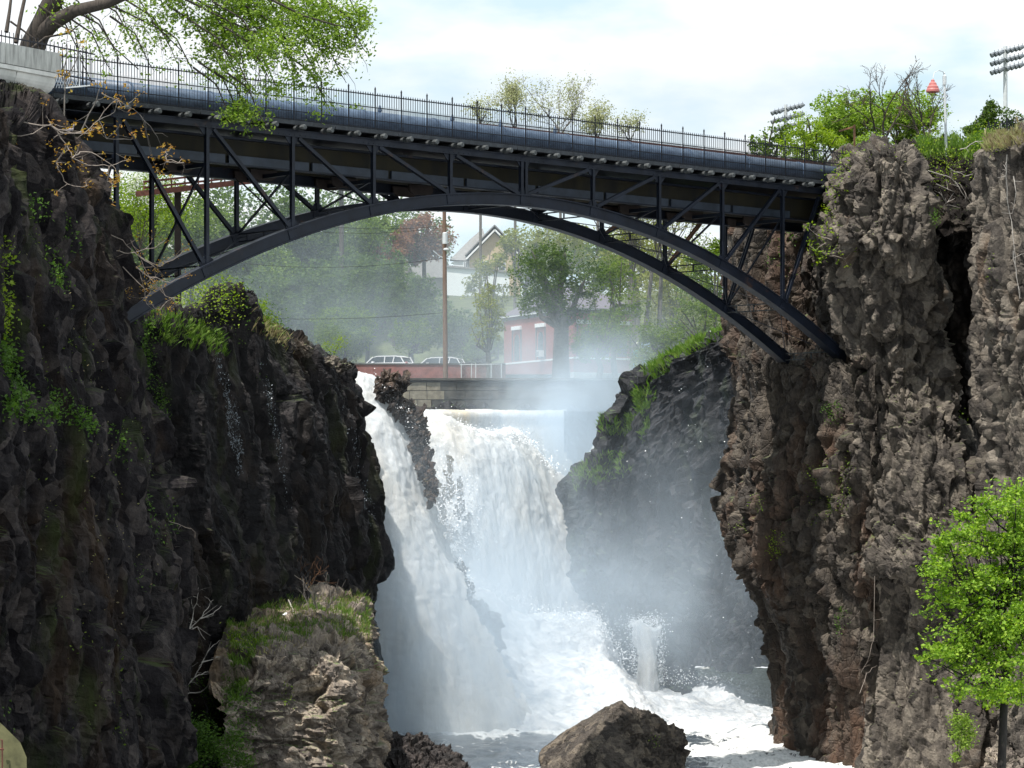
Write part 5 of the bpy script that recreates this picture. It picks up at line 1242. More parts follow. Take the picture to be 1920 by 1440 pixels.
def bg_tree(name, px, ytop, ybot, wpx, Y, zg, mat, seed, label, size=0.34, per=210, nl=16, bark='bark', lean=0.0, group='trees on the far bank', trunk_w=0.22, see=0.0):
    s = Y / F; rng = np.random.default_rng(seed); c = P(px, (ytop + ybot) / 2, Y); hx = wpx * s * 0.62; hz = (ybot - ytop) * s / 2
    r = empty(name, np.array([c[0] + lean, Y, zg]), label=label, cat='tree', group=group)
    lumps = []
    for i in range(nl):
        d = rng.normal(size=3); d = unit(d) * rng.uniform(0.45, 0.88)
        lr = min(hx, hz) * rng.uniform(0.30, 0.56)
        lumps.append((c + d * np.array([hx - lr * 0.5, hx * 0.8, hz - lr * 0.5]), lr))
    if see > 0: lumps = [(a, b * (1 - see * 0.5)) for a, b in lumps]
    V, Fq = clump_crown(lumps, per, size, seed + 5)
    m = MB(); base = np.array([c[0] + lean, Y, zg]); fork = c - [0, 0, hz * 0.75]; fork[2] = max(fork[2], zg + 1.0)
    m.tube([base, (base + fork) / 2 + rng.normal(0, 0.15, 3), fork], [trunk_w * 1.2, trunk_w, trunk_w * 0.85], 8, False)
    for (q, lr) in lumps[:12]:
        mid = (fork + q) / 2 + rng.normal(0, 0.3, 3) * [1, 1, 0.3] - [0, 0, 0.3]
        m.tube([fork, mid, q, q + (q - mid) * 0.35 * rng.uniform(0.3, 1)], [trunk_w * 0.6, trunk_w * 0.35, trunk_w * 0.16, 0.02], 5, False)
    m.build('trunk', M[bark], r, smooth=True)
    link('crown', mesh_data('crown', V, Fq, M[mat]), r); return r

# far bank, left of the pole: dark, dense
G1 = 'dark green trees on the slope left of the utility pole'; G2 = 'yellow-green trees round the brick building'
def zt(x, y): return float(hill(np.array([x]), np.array([float(y)]))[0])
spec = [
 # px, top, bot, w, Y, mat, label, size, trunk
 (250, 330, 600, 190, 232, 'leaf_mid', 'light green tree behind the left posts of the bridge', 0.30),
 (360, 345, 560, 170, 236, 'leaf_mid', 'green tree seen through the second bay of the bridge truss', 0.30),
 (455, 370, 660, 200, 240, 'leaf_mid', 'mid green tree under the left quarter of the arch', 0.30),
 (560, 345, 640, 190, 250, 'leaf_dark', 'tall dark tree under the third bay of the arch', 0.32),
 (640, 350, 600, 180, 256, 'leaf_mid', 'tree seen through the open bay left of the arch crown', 0.32),
 (500, 470, 700, 170, 226, 'leaf_dark', 'dark bushy tree just above the brushy cliff top', 0.28),
 (590, 470, 700, 180, 226, 'leaf_dark', 'dense dark green tree left of the first white car', 0.28),
 (640, 560, 705, 130, 219, 'leaf_mid', 'lighter green shrub-like tree overhanging the left end of the parapet', 0.22),
 (690, 440, 680, 170, 232, 'leaf_dark', 'dense blue-green tree directly above the first white car', 0.28),
 (770, 500, 680, 130, 228, 'leaf_dark', 'dark rounded tree between the two white cars', 0.26),
 (770, 590, 672, 70, 219, 'leaf_mid', 'low bright bush between the two white cars', 0.2),
 (720, 385, 520, 150, 262, 'leaf_mid', 'green tree beside the reddish trees under the arch', 0.32),
 (795, 392, 500, 110, 262, 'leaf_red', 'reddish-brown leaved tree left of the transformer', 0.28),
 (740, 425, 500, 80, 255, 'leaf_red', 'smaller reddish tree low left of the transformer', 0.26),
 (880, 560, 690, 120, 222, 'leaf_dark', 'green tree right of the utility pole', 0.24),
 (905, 620, 690, 80, 218, 'leaf_mid', 'low green bush at the left corner of the brick building', 0.2),
]
for i, (px, a, b_, w, Y, mt, lab, sz) in enumerate(spec):
    x = (px - 960) * Y / F; g = max(zt(x, Y), 6.0)
    bg_tree('tree', px, a, b_, w, Y, min(g, (YH - b_) * Y / F + 0.5), mt, 500 + i * 11, lab, size=sz, per=230 if 'leaf_red' != mt else 150, nl=18, group=G1)
spec = [
 (918, 440, 640, 90, 222, 'leaf_yellow', 'yellow-green tree just left of the brick building', 0.22, .35),
 (985, 410, 560, 150, 224, 'leaf_yellow', 'large yellow-green tree in front of the tan house', 0.22, .35),
 (1050, 400, 540, 140, 226, 'leaf_yellow', 'yellow-green tree above the ridge of the brick building', 0.22, .35),
 (1052, 425, 640, 175, 200.5, 'leaf_dark', 'dark green tree with a thick trunk standing before the brick building', 0.20, 0.25),
 (1120, 545, 690, 135, 200.2, 'leaf_mid', 'hazy green tree covering the right half of the brick building', 0.18, 0.1),
 (1120, 410, 560, 120, 236, 'leaf_mid', 'thin green tree behind the right end of the slate roof', 0.24, .3),
 (1195, 405, 560, 120, 226, 'leaf_yellow', 'sparse yellow-green tree right of the brick building', 0.22, .4),
 (1265, 440, 670, 150, 222, 'leaf_yellow', 'yellow-green tree above the grassy top of the far cliff', 0.22, .25),
 (1340, 420, 620, 130, 216, 'leaf_mid', 'pale green tree behind the lattice of the right arch foot', 0.22, .2),
 (915, 520, 680, 70, 204, 'leaf_yellow', 'yellow-green leafy tree overlapping the left corner of the brick building', 0.18, .2),
 (1155, 460, 650, 110, 203, 'leaf_mid', 'hazy green tree at the right corner of the slate roof', 0.18, .3),
 (1230, 590, 700, 110, 199.5, 'leaf_mid', 'bushy green tree right of the painted box', 0.18, 0),
 (1310, 550, 660, 120, 202, 'leaf_mid', 'low bushy tree on the turf above the far cliff', 0.18, 0),
 (1400, 520, 640, 120, 200, 'leaf_mid', 'bushy tree partly behind the rock pier at the arch foot', 0.2, 0),
]
for i, (px, a, b_, w, Y, mt, lab, sz, see) in enumerate(spec):
    g = 6.6 if Y < 225 else 9; 
    if px > 1180: g = min((YH - b_) * Y / F + .3, 9)
    bg_tree('tree', px, a, b_, w, Y, g, mt, 700 + i * 11, lab, size=sz, per=170, nl=18, group=G2, see=see, trunk_w=0.62 if i == 3 else 0.22, bark='bark_grey' if see else 'bark')
def woods(poly, Y0, Y1, n, size, mat, seed, label):
    rng = np.random.default_rng(seed); poly = np.array(poly, float); C = []
    q = np.stack([rng.uniform(poly[:, 0].min(), poly[:, 0].max(), n), rng.uniform(poly[:, 1].min(), poly[:, 1].max(), n)], 1); q = q[in_poly(q + rng.normal(0, 8, q.shape), poly)]
    Y = rng.uniform(Y0, Y1, len(q)); C = np.stack([(q[:, 0] - 960) * Y / F, Y, (YH - q[:, 1]) * Y / F], 1)
    C = C[fbm(C / np.array([2.6, 6, 2.6]), seed, 4) > 0.43]
    V, Fq = leaf_quads(C, size, seed + 1); link('woods', mesh_data('woods', V, Fq, M[mat]), label=label, kind='stuff', cat='woods')
woods([(120, 330), (300, 345), (420, 350), (560, 345), (700, 360), (790, 400), (845, 420), (850, 560), (840, 700), (120, 700)], 300, 325, 60000, 0.5, 'leaf_dark', 651, 'mass of dark woods on the hill left of the houses')
woods([(905, 470), (960, 440), (1060, 420), (1150, 440), (1300, 470), (1460, 470), (1460, 640), (905, 640)], 312, 335, 26000, 0.45, 'leaf_yellow', 652, 'mass of pale green woods on the hill behind the brick building')
# tall bare-stemmed trees right of the building
for i, (px, px2, lab) in enumerate([(1188, 1184, 'tall thin grey trunk just right of the slate roof'), (1203, 1222, 'leaning grey trunk right of the slate roof'), (1236, 1240, 'grey trunk nearest the far cliff top, forked high up')]):
    Y = 207 + i; rng = np.random.default_rng(800 + i); r = empty('tree', PZ(px, 6.5, Y), label=lab, cat='tree', group='tall thin trees right of the brick building'); m = MB(); tips = []
    top_ = P(px2, 520 - i * 8, Y); b0 = PZ(px, 6.3, Y); m.tube([b0, (b0 + top_) / 2 + rng.normal(0, .15, 3), top_], [0.26, 0.2, 0.14], 8, False)
    for j in range(4): grow(m, top_, unit([rng.normal() * 0.7, rng.normal() * 0.5, 1.4]), 2.6, 0.10, 3, rng, tips, 3, 0.3, 0.25, 0.72, 0.6, 0.012)
    m.build('trunk', M['bark_grey'], r, smooth=True); tips = np.array(tips); tips = tips[rng.random(len(tips)) < 0.9]; C = np.repeat(tips, 3, 0) + rng.normal(0, 0.25, (len(tips) * 3, 3))
    V, Fq = leaf_quads(C, 0.2, 810 + i); link('crown', mesh_data('crown', V, Fq, M['leaf_yellow']), r)

# skyline trees above the right half of the railing: bare and budding
def sky_tree(px, pyb, pyt, wpx, Y, zg, seed, mat, label, leaves=2, lsize=0.16, depth=4, r0=0.16, bark='bark_grey', group='thin budding trees on the skyline', keep=0.6, nsub=3, stems=3, jit=0.2):
    rng = np.random.default_rng(seed); s = Y / F; r = empty('tree', PZ(px, zg, Y), label=label, cat='tree', group=group); m = MB(); tips = []
    h = (pyb - pyt) * s; b0 = P(px, pyb, Y); m.tube([PZ(px, zg, Y), (PZ(px, zg, Y) + b0) / 2 + [0.05, 0, 0], b0], [r0 * 1.3, r0 * 1.1, r0], 8, False)
    for j in range(stems):
        dx = ((j + 0.5) / stems - 0.5) * 2 * (wpx * s / 2) / h
        grow(m, b0, unit([dx * 1.1, rng.normal() * 0.4, 1.0]), h * 0.42, r0 * 0.6, depth, rng, tips, nsub, 0.28, 0.12, 0.66, 0.55, 0.012)
    m.build('trunk', M[bark], r, smooth=True)
    if leaves:
        tips = np.array(tips); tips = tips[rng.random(len(tips)) < keep]; C = np.repeat(tips, leaves, 0) + rng.normal(0, jit, (len(tips) * leaves, 3))
        V, Fq = leaf_quads(C, lsize, seed + 3); link('crown', mesh_data('crown', V, Fq, M[mat]), r)
    return r
sky_tree(965, 245, 150, 110, 250, 14, 901, 'leaf_pale', 'pale budding tree on the skyline above the middle of the bridge, left one', 5, 0.2, 4, 0.12, keep=0.5, jit=0.45)
sky_tree(1050, 255, 128, 150, 250, 14, 902, 'leaf_pale', 'tallest pale budding tree on the skyline above the middle of the bridge', 5, 0.2, 4, 0.12, keep=0.5, jit=0.45)
sky_tree(1120, 262, 198, 80, 250, 14, 903, 'leaf_pale', 'low budding tree on the skyline right of the tallest one', 5, 0.2, 4, 0.12, keep=0.5, jit=0.45)
sky_tree(1180, 268, 212, 70, 250, 14, 904, 'leaf_pale', 'smallest budding tree on the skyline, over the start of the rusty rail', 5, 0.2, 3, 0.12, keep=0.5, jit=0.45)
sky_tree(900, 228, 185, 60, 250, 14, 905, 'leaf_pale', 'faint budding tree on the skyline left of the others', 5, 0.2, 3, 0.12, keep=0.5, jit=0.45)
bg_tree('tree', 640, 168, 330, 110, 236, 7, 'leaf_bright', 930, 'bright green treetop showing just over the pipe left of the bridge middle', size=0.26, per=200, nl=16, group='trees beyond the bridge')
# right rim trees
GR = 'trees on the right rim'
bg_tree('tree', 1450, 215, 330, 100, 165, 13, 'leaf_mid', 940, 'small green tree below the distant floodlight mast', size=0.2, per=190, nl=14, group=GR, see=.3)
bg_tree('tree', 1520, 205, 345, 120, 152, 13, 'leaf_lime', 941, 'yellow-green tree overhanging the right end of the railing', size=0.15, per=300, nl=16, group=GR, see=.2)
bg_tree('tree', 1590, 150, 310, 150, 156, 14, 'leaf_bright', 942, 'round bright green tree left of the bare tree on the right rim', size=0.18, per=330, nl=26, group=GR, see=.15)
bg_tree('tree', 1695, 148, 310, 140, 158, 14, 'leaf_bright', 943, 'bright green tree in the middle of the right rim beside the bare branches', size=0.18, per=330, nl=26, group=GR, see=.15)
bg_tree('tree', 1640, 240, 320, 90, 150, 14, 'leaf_bright', 944, 'low bright green tree right behind the rock pillar top', size=0.14, per=260, nl=12, group=GR, see=.1)
bg_tree('tree', 1855, 190, 290, 110, 165, 14, 'leaf_dark', 945, 'deep green tree below the tall floodlight mast', size=0.2, per=300, nl=16, group=GR)
bg_tree('tree', 1815, 240, 290, 50, 163, 14, 'leaf_dark', 946, 'small deep green tree right of the park lamp', size=0.16, per=300, nl=9, group=GR)
sky_tree(1655, 270, 98, 130, 154, 14, 950, 'leaf_red', 'tall bare dark tree rising out of the green trees on the right rim', 1, 0.07, 4, 0.12, bark='bark', group='bare trees on the right rim', keep=0.35, nsub=3, jit=0.06)
sky_tree(1735, 270, 135, 150, 150, 14, 951, 'leaf_red', 'bare spreading tree behind the red park lamp', 1, 0.07, 4, 0.11, bark='bark', group='bare trees on the right rim', keep=0.3, nsub=3, jit=0.06)

# big tree at the top left: trunk, arching limb and hanging leafy branches
def big_tree():
    rng = np.random.default_rng(60); Yt = 101; r = empty('tree', P(55, 120, 101), label='big dark-trunked tree arching over the left end of the bridge with hanging bright leaves', cat='tree')
    m = MB(); s = Yt / F
    m.tube([P(50, 210, 101), P(52, 130, 101), P(62, 85, 100.8), P(80, 45, 100.5), P(100, 0, 100), P(120, -80, 100)], [0.62, 0.56, 0.48, 0.42, 0.38, 0.3], 12, False)
    m.tube([P(66, 75, 100.8), P(100, 42, 100), P(140, 20, 99.5), P(200, 6, 99), P(280, -30, 98.6), P(400, -95, 98)], [0.36, 0.30, 0.24, 0.21, 0.19, 0.15], 10, False)
    for pts, rr in (([(12, 60), (18, 20), (25, -40)], .09), ([(30, 80), (38, 35), (50, -20), (60, -60)], .10), ([(60, 90), (85, 70), (130, 62), (150, 45)], .05)):
        m.tube([P(x, y, 99.5 + .3 * i) for i, (x, y) in enumerate(pts)], np.linspace(rr, rr * .5, len(pts)), 6, False)
    lumps = []; tips = []
    # leafy drapes: (px, py, radius px, depth)
    dr = [(350, 20, 48, 101), (410, 18, 60, 101), (470, 30, 62, 102), (530, 40, 60, 101), (590, 40, 50, 102), (640, 38, 42, 102), (676, 40, 26, 102), (430, 72, 52, 101), (490, 92, 55, 100), (545, 100, 45, 101), (600, 90, 36, 102), (645, 84, 30, 102),
          (395, 100, 34, 101), (440, 130, 34, 100), (500, 138, 38, 100), (560, 142, 26, 101), (470, 170, 18, 100), (520, 168, 16, 100), (445, 205, 24, 100), (468, 218, 26, 100), (490, 222, 18, 100), (430, 216, 14, 100), (560, -30, 80, 102), (440, -40, 80, 101), (330, -30, 70, 101)]
    thin = [(230, 30, 50, 100), (290, 45, 55, 101), (250, 80, 40, 100), (320, 90, 40, 101), (180, 60, 45, 100), (150, 100, 30, 100), (200, 120, 26, 100), (360, 130, 30, 101), (130, 40, 40, 100), (600, 150, 40, 102), (640, 140, 26, 102), (680, 90, 20, 102), (610, 190, 30, 102), (215, 95, 30, 100), (110, 20, 30, 100), (90, 130, 18, 100), (280, 120, 24, 100)]
    C = []
    for (x, y, rp, Y) in dr + thin:
        q = P(x, y, Y); rad = rp * Y / F; isth = (x, y, rp, Y) in thin
        n = int((20 if not isth else 4.5) * rp * rp / 30)
        d = rng.normal(size=(n, 3)) * rad * 0.55; d[:, 1] *= 1.1; C.append(np.repeat(q + d[::9], 9, 0) + rng.normal(size=(len(d[::9]) * 9, 3)) * [0.2, 0.2, 0.12])
        # a drooping twig system to each drape
        a = P(x - 60 - rp * 0.6, y - 90, Y - .4) if y > -20 else P(x - 60, y - 40, Y)
        mid = (a + q) / 2 + np.array([0.2, 0, 0.25]); e = q + np.array([0.2, 0, -rad * 0.6]); m.tube([a, mid, q, e], [0.045, 0.032, 0.02, 0.008], 5, False)
        for j in range(5 if rp > 25 else 3):
            st = q + (mid - q) * rng.uniform(0, 0.8); en = q + rng.normal(size=3) * rad * 0.7; m.tube([st, (st + en) / 2 + rng.normal(0, .1, 3), en, en + [0.05, 0, -0.3]], [0.014, 0.011, 0.008, 0.005], 4, False)
    # thick secondary limbs carrying the drapes
    for pts, rr in (([(200, 6), (300, -25), (420, -35), (560, -60)], .12), ([(300, -25), (370, 10), (430, 40), (500, 70)], .05), ([(420, -35), (500, -5), (570, 30), (640, 50)], .06), ([(140, 20), (185, 45), (215, 90), (260, 130)], .04), ([(200, 6), (250, 30), (300, 55), (340, 95)], .04), ([(430, 40), (455, 110), (462, 170), (470, 220)], .022), ([(100, 42), (140, 60), (150, 110), (175, 160)], .03)):
        m.tube([P(x, y, 99.4 + .4 * i) for i, (x, y) in enumerate(pts)], np.linspace(rr, rr * .5, len(pts)), 6, False)
    m.build('trunk', M['bark'], r, smooth=True)
    C = np.vstack(C); C = C[fbm(C / 0.8, 63, 4, 0.6) > 0.46]
    V, Fq = leaf_quads(C, 0.155, 61, aspect=0.5, drop=0.35); link('crown', mesh_data('crown', V, Fq, M['leaf_bright']), r)
big_tree()

# bright tree at the right edge
def right_tree():
    rng = np.random.default_rng(70); Y = 96; r = empty('tree', P(1880, 1440, Y), label='bright fresh green tree with a thin dark trunk at the right edge', cat='tree'); m = MB()
    tk = [P(1876, 1600, Y), P(1878, 1440, Y), P(1882, 1330, Y + .3), P(1890, 1220, Y + 1.2), P(1900, 1100, Y + .3), P(1912, 980, Y + .4)]
    m.tube(tk, [0.20, 0.17, 0.15, 0.12, 0.08, 0.03], 8, False)
    lum = [(1765, 1010, 20), (1752, 1060, 16), (1745, 1185, 16), (1770, 1215, 26), (1850, 1060, 36), (1900, 1000, 36), (1840, 1200, 36), (1740, 1150, 12), (1738, 1232, 10), (1750, 1268, 10), (1760, 985, 12), (1800, 965, 14), (1835, 940, 16), (1905, 935, 34), (1870, 960, 30), (1930, 990, 50), (1850, 1000, 34), (1880, 1040, 45), (1810, 1010, 26), (1785, 1035, 22), (1820, 1060, 40), (1770, 1075, 22), (1925, 1090, 50), (1860, 1110, 48), (1800, 1120, 38), (1760, 1125, 18), (1830, 1165, 40), (1785, 1180, 26), (1890, 1170, 48),
           (1755, 1240, 16), (1785, 1235, 26), (1820, 1225, 36), (1870, 1230, 42), (1915, 1240, 44), (1800, 1270, 26), (1840, 1275, 34), (1885, 1285, 30), (1930, 1160, 50), (1915, 1300, 22), (1795, 1300, 14), (1960, 1050, 70), (1970, 1200, 70), (1960, 950, 50), (1850, 1310, 16), (2020, 1120, 80)]
    C = []
    for (x, y, rp) in lum:
        Yv = Y + rng.uniform(-1.0, 1.0); q = P(x, y, Yv); rad = rp * Y / F; n = int(rp * rp * 0.085); d = rng.normal(size=(n, 3)) * rad * np.array([0.62, 0.75, 0.5]); C.append(np.repeat(q + d, 13, 0) + rng.normal(size=(n * 13, 3)) * [0.19, 0.19, 0.07])
        i = rng.integers(2, 5); st = tk[i] + (tk[min(i + 1, 5)] - tk[i]) * rng.random(); mid = (st + q) / 2 - [0, 0, 0.15]; m.tube([st, mid, q, q + (q - mid) * 0.4], [0.04, 0.028, 0.016, 0.006], 5, False)
        for j in range(4): en = q + rng.normal(size=3) * rad * 0.8; m.tube([q + (mid - q) * rng.random() * .6, en], [0.012, 0.005], 3, False)
    C = np.vstack(C); C = C[fbm(C / np.array([0.7, 0.7, 0.4]), 73, 4, 0.6) > 0.505]
    m.build('trunk', M['bark_black'], r, smooth=True)
    V, Fq = leaf_quads(C, 0.15, 71, aspect=0.62); link('crown', mesh_data('crown', V, Fq, M['leaf_fresh']), r)
right_tree()

# --- things growing on the rock: leaves and blades set on the broken surface inside an outline
def near_first(V, n, poly):
    pp = proj(V); m = in_poly(pp, poly) & (n[:, 1] < 0.55)
    return np.nonzero(m)[0]
def ivy(key, poly, count, size, mat, seed, label, name='ivy', group=None, off=0.12, clump=0.5, thr=0.45, cat='plant', jit=0.12, drop=0.2):
    V, n = SURF[key]; idx = near_first(V, n, poly)
    if len(idx) == 0: print('no surface for', label); return
    rng = np.random.default_rng(seed); idx = idx[fbm(V[idx] / clump, seed, 3) > thr]
    if len(idx) == 0: print('empty', label); return
    k = rng.choice(idx, count); C = V[k] + n[k] * rng.uniform(0.02, off * 2, count)[:, None] + rng.normal(0, jit, (count, 3))
    W, Fq = leaf_quads(C, size, seed + 1, nrm=n[k] * 0.8 + [0, 0, .3], drop=drop)
    return link(name, mesh_data(name, W, Fq, M[mat]), label=label, cat=cat, group=group)
def blades(C, h, w, seed, lean=0.35, nn=None):
    rng = np.random.default_rng(seed); n = len(C); d = rng.normal(0, lean, (n, 3)); d[:, 2] = 1
    if nn is not None: d += nn * 0.5
    d /= np.linalg.norm(d, axis=1)[:, None]; a = rng.uniform(0, math.pi, n); sd = np.stack([np.cos(a), np.sin(a), a * 0], 1); hh = (h * rng.uniform(0.5, 1.4, n))[:, None]
    V = np.empty((n, 4, 3)); V[:, 0] = C - sd * w; V[:, 1] = C + sd * w; b2 = d + rng.normal(0, 0.25, (n, 3)) - [0, 0, 0.25]
    V[:, 2] = C + d * hh * 0.6 + sd * w * 0.7; V[:, 3] = C + d * hh * 0.6 + b2 * hh * 0.5
    return V.reshape(-1, 3), np.arange(n * 4).reshape(n, 4)
def grass(key, poly, count, h, seed, label, mat='grass', name='grass', thr=0.40, upmin=-9, w=0.012, lean=0.4):
    V, n = SURF[key]; idx = near_first(V, n, poly); rng = np.random.default_rng(seed)
    idx = idx[fbm(V[idx] / 0.8, seed, 3) > thr]
    if len(idx) == 0: print('no grass', label); return
    k = rng.choice(idx, count); C = V[k] + n[k] * 0.02 + rng.normal(0, 0.06, (count, 3)); W, Fq = blades(C, h, w, seed + 1, lean, n[k])
    return link(name, mesh_data(name, W, Fq, M[mat]), label=label, kind='stuff')

GI = 'creepers and weeds on the left cliffs'
ivy('L1', [(0, 640), (40, 690), (60, 760), (110, 770), (160, 800), (120, 790), (60, 790), (0, 780)], 1500, 0.15, 'leaf_ivy', 1001, 'thick green creeper patch at the left edge, halfway down the near cliff', group=GI)
ivy('L1', [(85, 720), (130, 740), (165, 800), (150, 830), (110, 800), (85, 770)], 700, 0.13, 'leaf_ivy', 1002, 'green creeper patch right of the thick patch on the near cliff', group=GI)
ivy('L1', [(0, 440), (20, 470), (15, 560), (30, 640), (0, 640)], 260, 0.15, 'leaf_lime', 1003, 'yellow-green leaves along the left edge above the thick patch', group=GI)
ivy('L1', [(78, 470), (100, 470), (115, 530), (105, 550), (88, 530)], 240, 0.13, 'leaf_ivy', 1004, 'narrow tuft of ivy high on the near cliff, left of the arch end', group=GI, thr=0.2)
ivy('L1', [(200, 790), (225, 830), (235, 880), (255, 910), (240, 900), (215, 860)], 260, 0.13, 'leaf_ivy', 1005, 'diagonal string of green leaves in the middle of the near cliff', group=GI, thr=0.2)
ivy('L1', [(50, 365), (110, 390), (150, 460), (130, 480), (90, 430), (40, 400)], 420, 0.12, 'leaf_ivy', 1006, 'loose ivy near the top of the near cliff below the twigs', group=GI)
ivy('L1', [(0, 1290), (5, 1380), (0, 1440)], 40, 0.12, 'leaf_ivy', 1007, 'few leaves at the left edge above the mossy block', group=GI, thr=0.0)
ivy('L2', [(248, 605), (288, 605), (296, 700), (310, 790), (290, 790), (262, 700)], 2300, 0.13, 'leaf_ivy', 1010, 'long green ivy curtain hanging just behind the edge of the near cliff', group=GI, thr=0.3)
ivy('L1', [(262, 930), (300, 900), (318, 960), (326, 1010), (300, 1030), (268, 990)], 650, 0.13, 'leaf_ivy', 1011, 'green leafy clump on the right edge of the near cliff at mid height', group=GI, thr=0.3)
ivy('L2', [(440, 595), (470, 600), (490, 680), (480, 760), (460, 700), (440, 640)], 520, 0.12, 'leaf_ivy', 1012, 'thin ivy strip below the brushy cliff rim', group=GI)
ivy('L1', [(250, 1060), (275, 1060), (270, 1110), (250, 1100)], 120, 0.12, 'leaf_ivy', 1013, 'small green tuft on the near cliff above the bare white branches', group=GI, thr=0.1)
ivy('L1', [(100, 1100), (260, 1250), (230, 1400), (120, 1380)], 160, 0.10, 'leaf_mid', 1014, 'scattered tiny weeds low on the near cliff', group=GI, thr=0.5)
ivy('L1', [(20, 350), (240, 700), (290, 900), (60, 1000)], 520, 0.09, 'leaf_mid', 1015, 'scattered tiny weeds over the middle of the near cliff', group=GI, thr=0.5)
ivy('L1', [(20, 420), (230, 700), (300, 1200), (60, 1200)], 300, 0.09, 'grass_dry', 1016, 'scattered dry brown tufts over the near cliff', group=GI, thr=0.5)
ivy('L2', [(300, 1250), (470, 1290), (480, 1440), (320, 1440)], 1800, 0.12, 'leaf_ivy', 1017, 'dark green ivy mass in the cleft at the bottom left of the ledge rock', group=GI, thr=0.4)
ivy('L3', [(420, 1270), (480, 1300), (480, 1440), (400, 1440)], 1300, 0.12, 'leaf_ivy', 1018, 'green bush climbing the left flank of the ledge rock', group=GI, thr=0.35, name='bush', cat='bush')
ivy('L3', [(440, 1190), (500, 1190), (490, 1225), (445, 1235), (428, 1215)], 420, 0.11, 'leaf_lime', 1019, 'yellow-green leafy sprig at the left rim of the grassy ledge', group=GI, thr=0.2, name='shrub', cat='shrub', jit=0.2)
ivy('L3', [(528, 1250), (542, 1250), (540, 1320), (525, 1330)], 50, 0.12, 'leaf_lime', 1020, 'thin sprig of leaves on the front of the ledge rock', group=GI, thr=0.0)
# brush on the rim
grass('L3', [(425, 1170), (540, 1120), (690, 1110), (690, 1205), (600, 1210), (440, 1240)], 5000, 0.22, 1030, 'dry stalks among the grass on the rock ledge', 'grass_dry', thr=0.45)
ivy('L2', [(330, 540), (420, 540), (440, 575), (400, 630), (340, 600)], 1600, 0.13, 'leaf_lime', 1021, 'leafy brush on the rim right below the arch end', name='shrub', cat='shrub', group=GI, thr=0.3, off=0.5, jit=0.35)
ivy('L2', [(400, 545), (470, 580), (520, 620), (505, 640), (430, 600)], 1400, 0.13, 'leaf_ivy', 1022, 'green shrub on the rim left of the dry grass', name='shrub', cat='shrub', group=GI, thr=0.3, off=0.4, jit=0.3)
grass('L2', [(288, 590), (330, 595), (420, 630), (425, 668), (340, 655), (290, 640)], 9000, 0.34, 1031, 'bright grass on the sloping shelf below the arch end', thr=0.3)
grass('L2', [(450, 580), (540, 640), (545, 665), (470, 620)], 3500, 0.42, 1032, 'dry grass tufts along the rim of the left cliff', 'grass_dry', thr=0.3)
grass('L3', [(425, 1170), (540, 1120), (690, 1110), (690, 1195), (600, 1200), (520, 1205), (440, 1235)], 17000, 0.20, 1033, 'green grass on top of the rock ledge', thr=0.42)
grass('L3', [(430, 1230), (480, 1220), (460, 1300), (430, 1330)], 900, 0.25, 1034, 'grass on the left flank of the rock ledge', thr=0.3)
grass('R0', [(1190, 770), (1205, 700), (1300, 645), (1400, 605), (1400, 640), (1300, 690), (1240, 720)], 9000, 0.55, 1035, 'grass on the top slope of the far right cliff', thr=0.2, w=0.02)
grass('R0', [(1195, 740), (1240, 740), (1245, 815), (1200, 830)], 5000, 0.45, 1036, 'bright grass patch on the shelf of the far right cliff', thr=0.3, w=0.02)
grass('R0', [(1125, 785), (1190, 780), (1185, 820), (1128, 815)], 3000, 0.4, 1037, 'grass on the lower step of the far right cliff', thr=0.3, w=0.02)
grass('R0', [(1068, 890), (1130, 850), (1185, 850), (1180, 890), (1080, 925)], 4500, 0.35, 1038, 'grass at the lowest shoulder of the far right cliff', thr=0.35, w=0.02)
for i, (poly, n_, lab) in enumerate([([(398, 655), (410, 655), (440, 760), (455, 880), (445, 900), (425, 800)], 800, 'left thin water trickle down the black fluted cliff'), ([(485, 680), (497, 680), (520, 800), (545, 960), (535, 960), (510, 830)], 600, 'middle thin water trickle down the black fluted cliff'),
        ([(640, 760), (655, 770), (690, 900), (708, 1010), (700, 1020), (668, 900)], 1300, 'broad water trickle down the cliff edge beside the left fall')]):
    V, n = SURF['L2']; idx = near_first(V, n, poly); rg_ = np.random.default_rng(1200 + i)
    if len(idx): k_ = rg_.choice(idx, n_); W_, F_ = leaf_quads(V[k_] + n[k_] * 0.06 + rg_.normal(0, 0.05, (n_, 3)), 0.085, 1210 + i, nrm=n[k_], aspect=0.4, drop=1.5); link('water_trickle', mesh_data('water_trickle', W_, F_, M['trickle']), label=lab, kind='stuff')
GRr = 'creepers and weeds on the right cliffs'
ivy('R1b', [(1560, 330), (1600, 300), (1610, 330), (1580, 380), (1575, 470), (1545, 500), (1542, 430), (1555, 380)], 1500, 0.16, 'leaf_lime', 1040, 'bright vine hanging down the left edge of the rock pillar', name='vine', cat='vine', group=GRr, thr=0.3, off=0.3)
ivy('R1b', [(1740, 395), (1790, 400), (1780, 425), (1745, 420)], 500, 0.11, 'leaf_ivy', 1041, 'dark green clump at the right shoulder of the rock pillar', group=GRr, thr=0.1, name='shrub', cat='shrub')
ivy('R1b', [(1722, 355), (1735, 355), (1735, 375), (1722, 375)], 60, 0.13, 'leaf_lime', 1042, 'small lime sprig on the upper right of the rock pillar', group=GRr, thr=0)
ivy('R1b', [(1790, 765), (1815, 765), (1815, 790), (1790, 790)], 60, 0.13, 'leaf_bright', 1043, 'single bright sprig on the dark middle of the rock pillar', group=GRr, thr=0)
ivy('R1a', [(1382, 975), (1405, 975), (1402, 1000), (1382, 995)], 160, 0.11, 'leaf_bright', 1044, 'bright tuft at the left overhang of the pier face', group=GRr, thr=0)
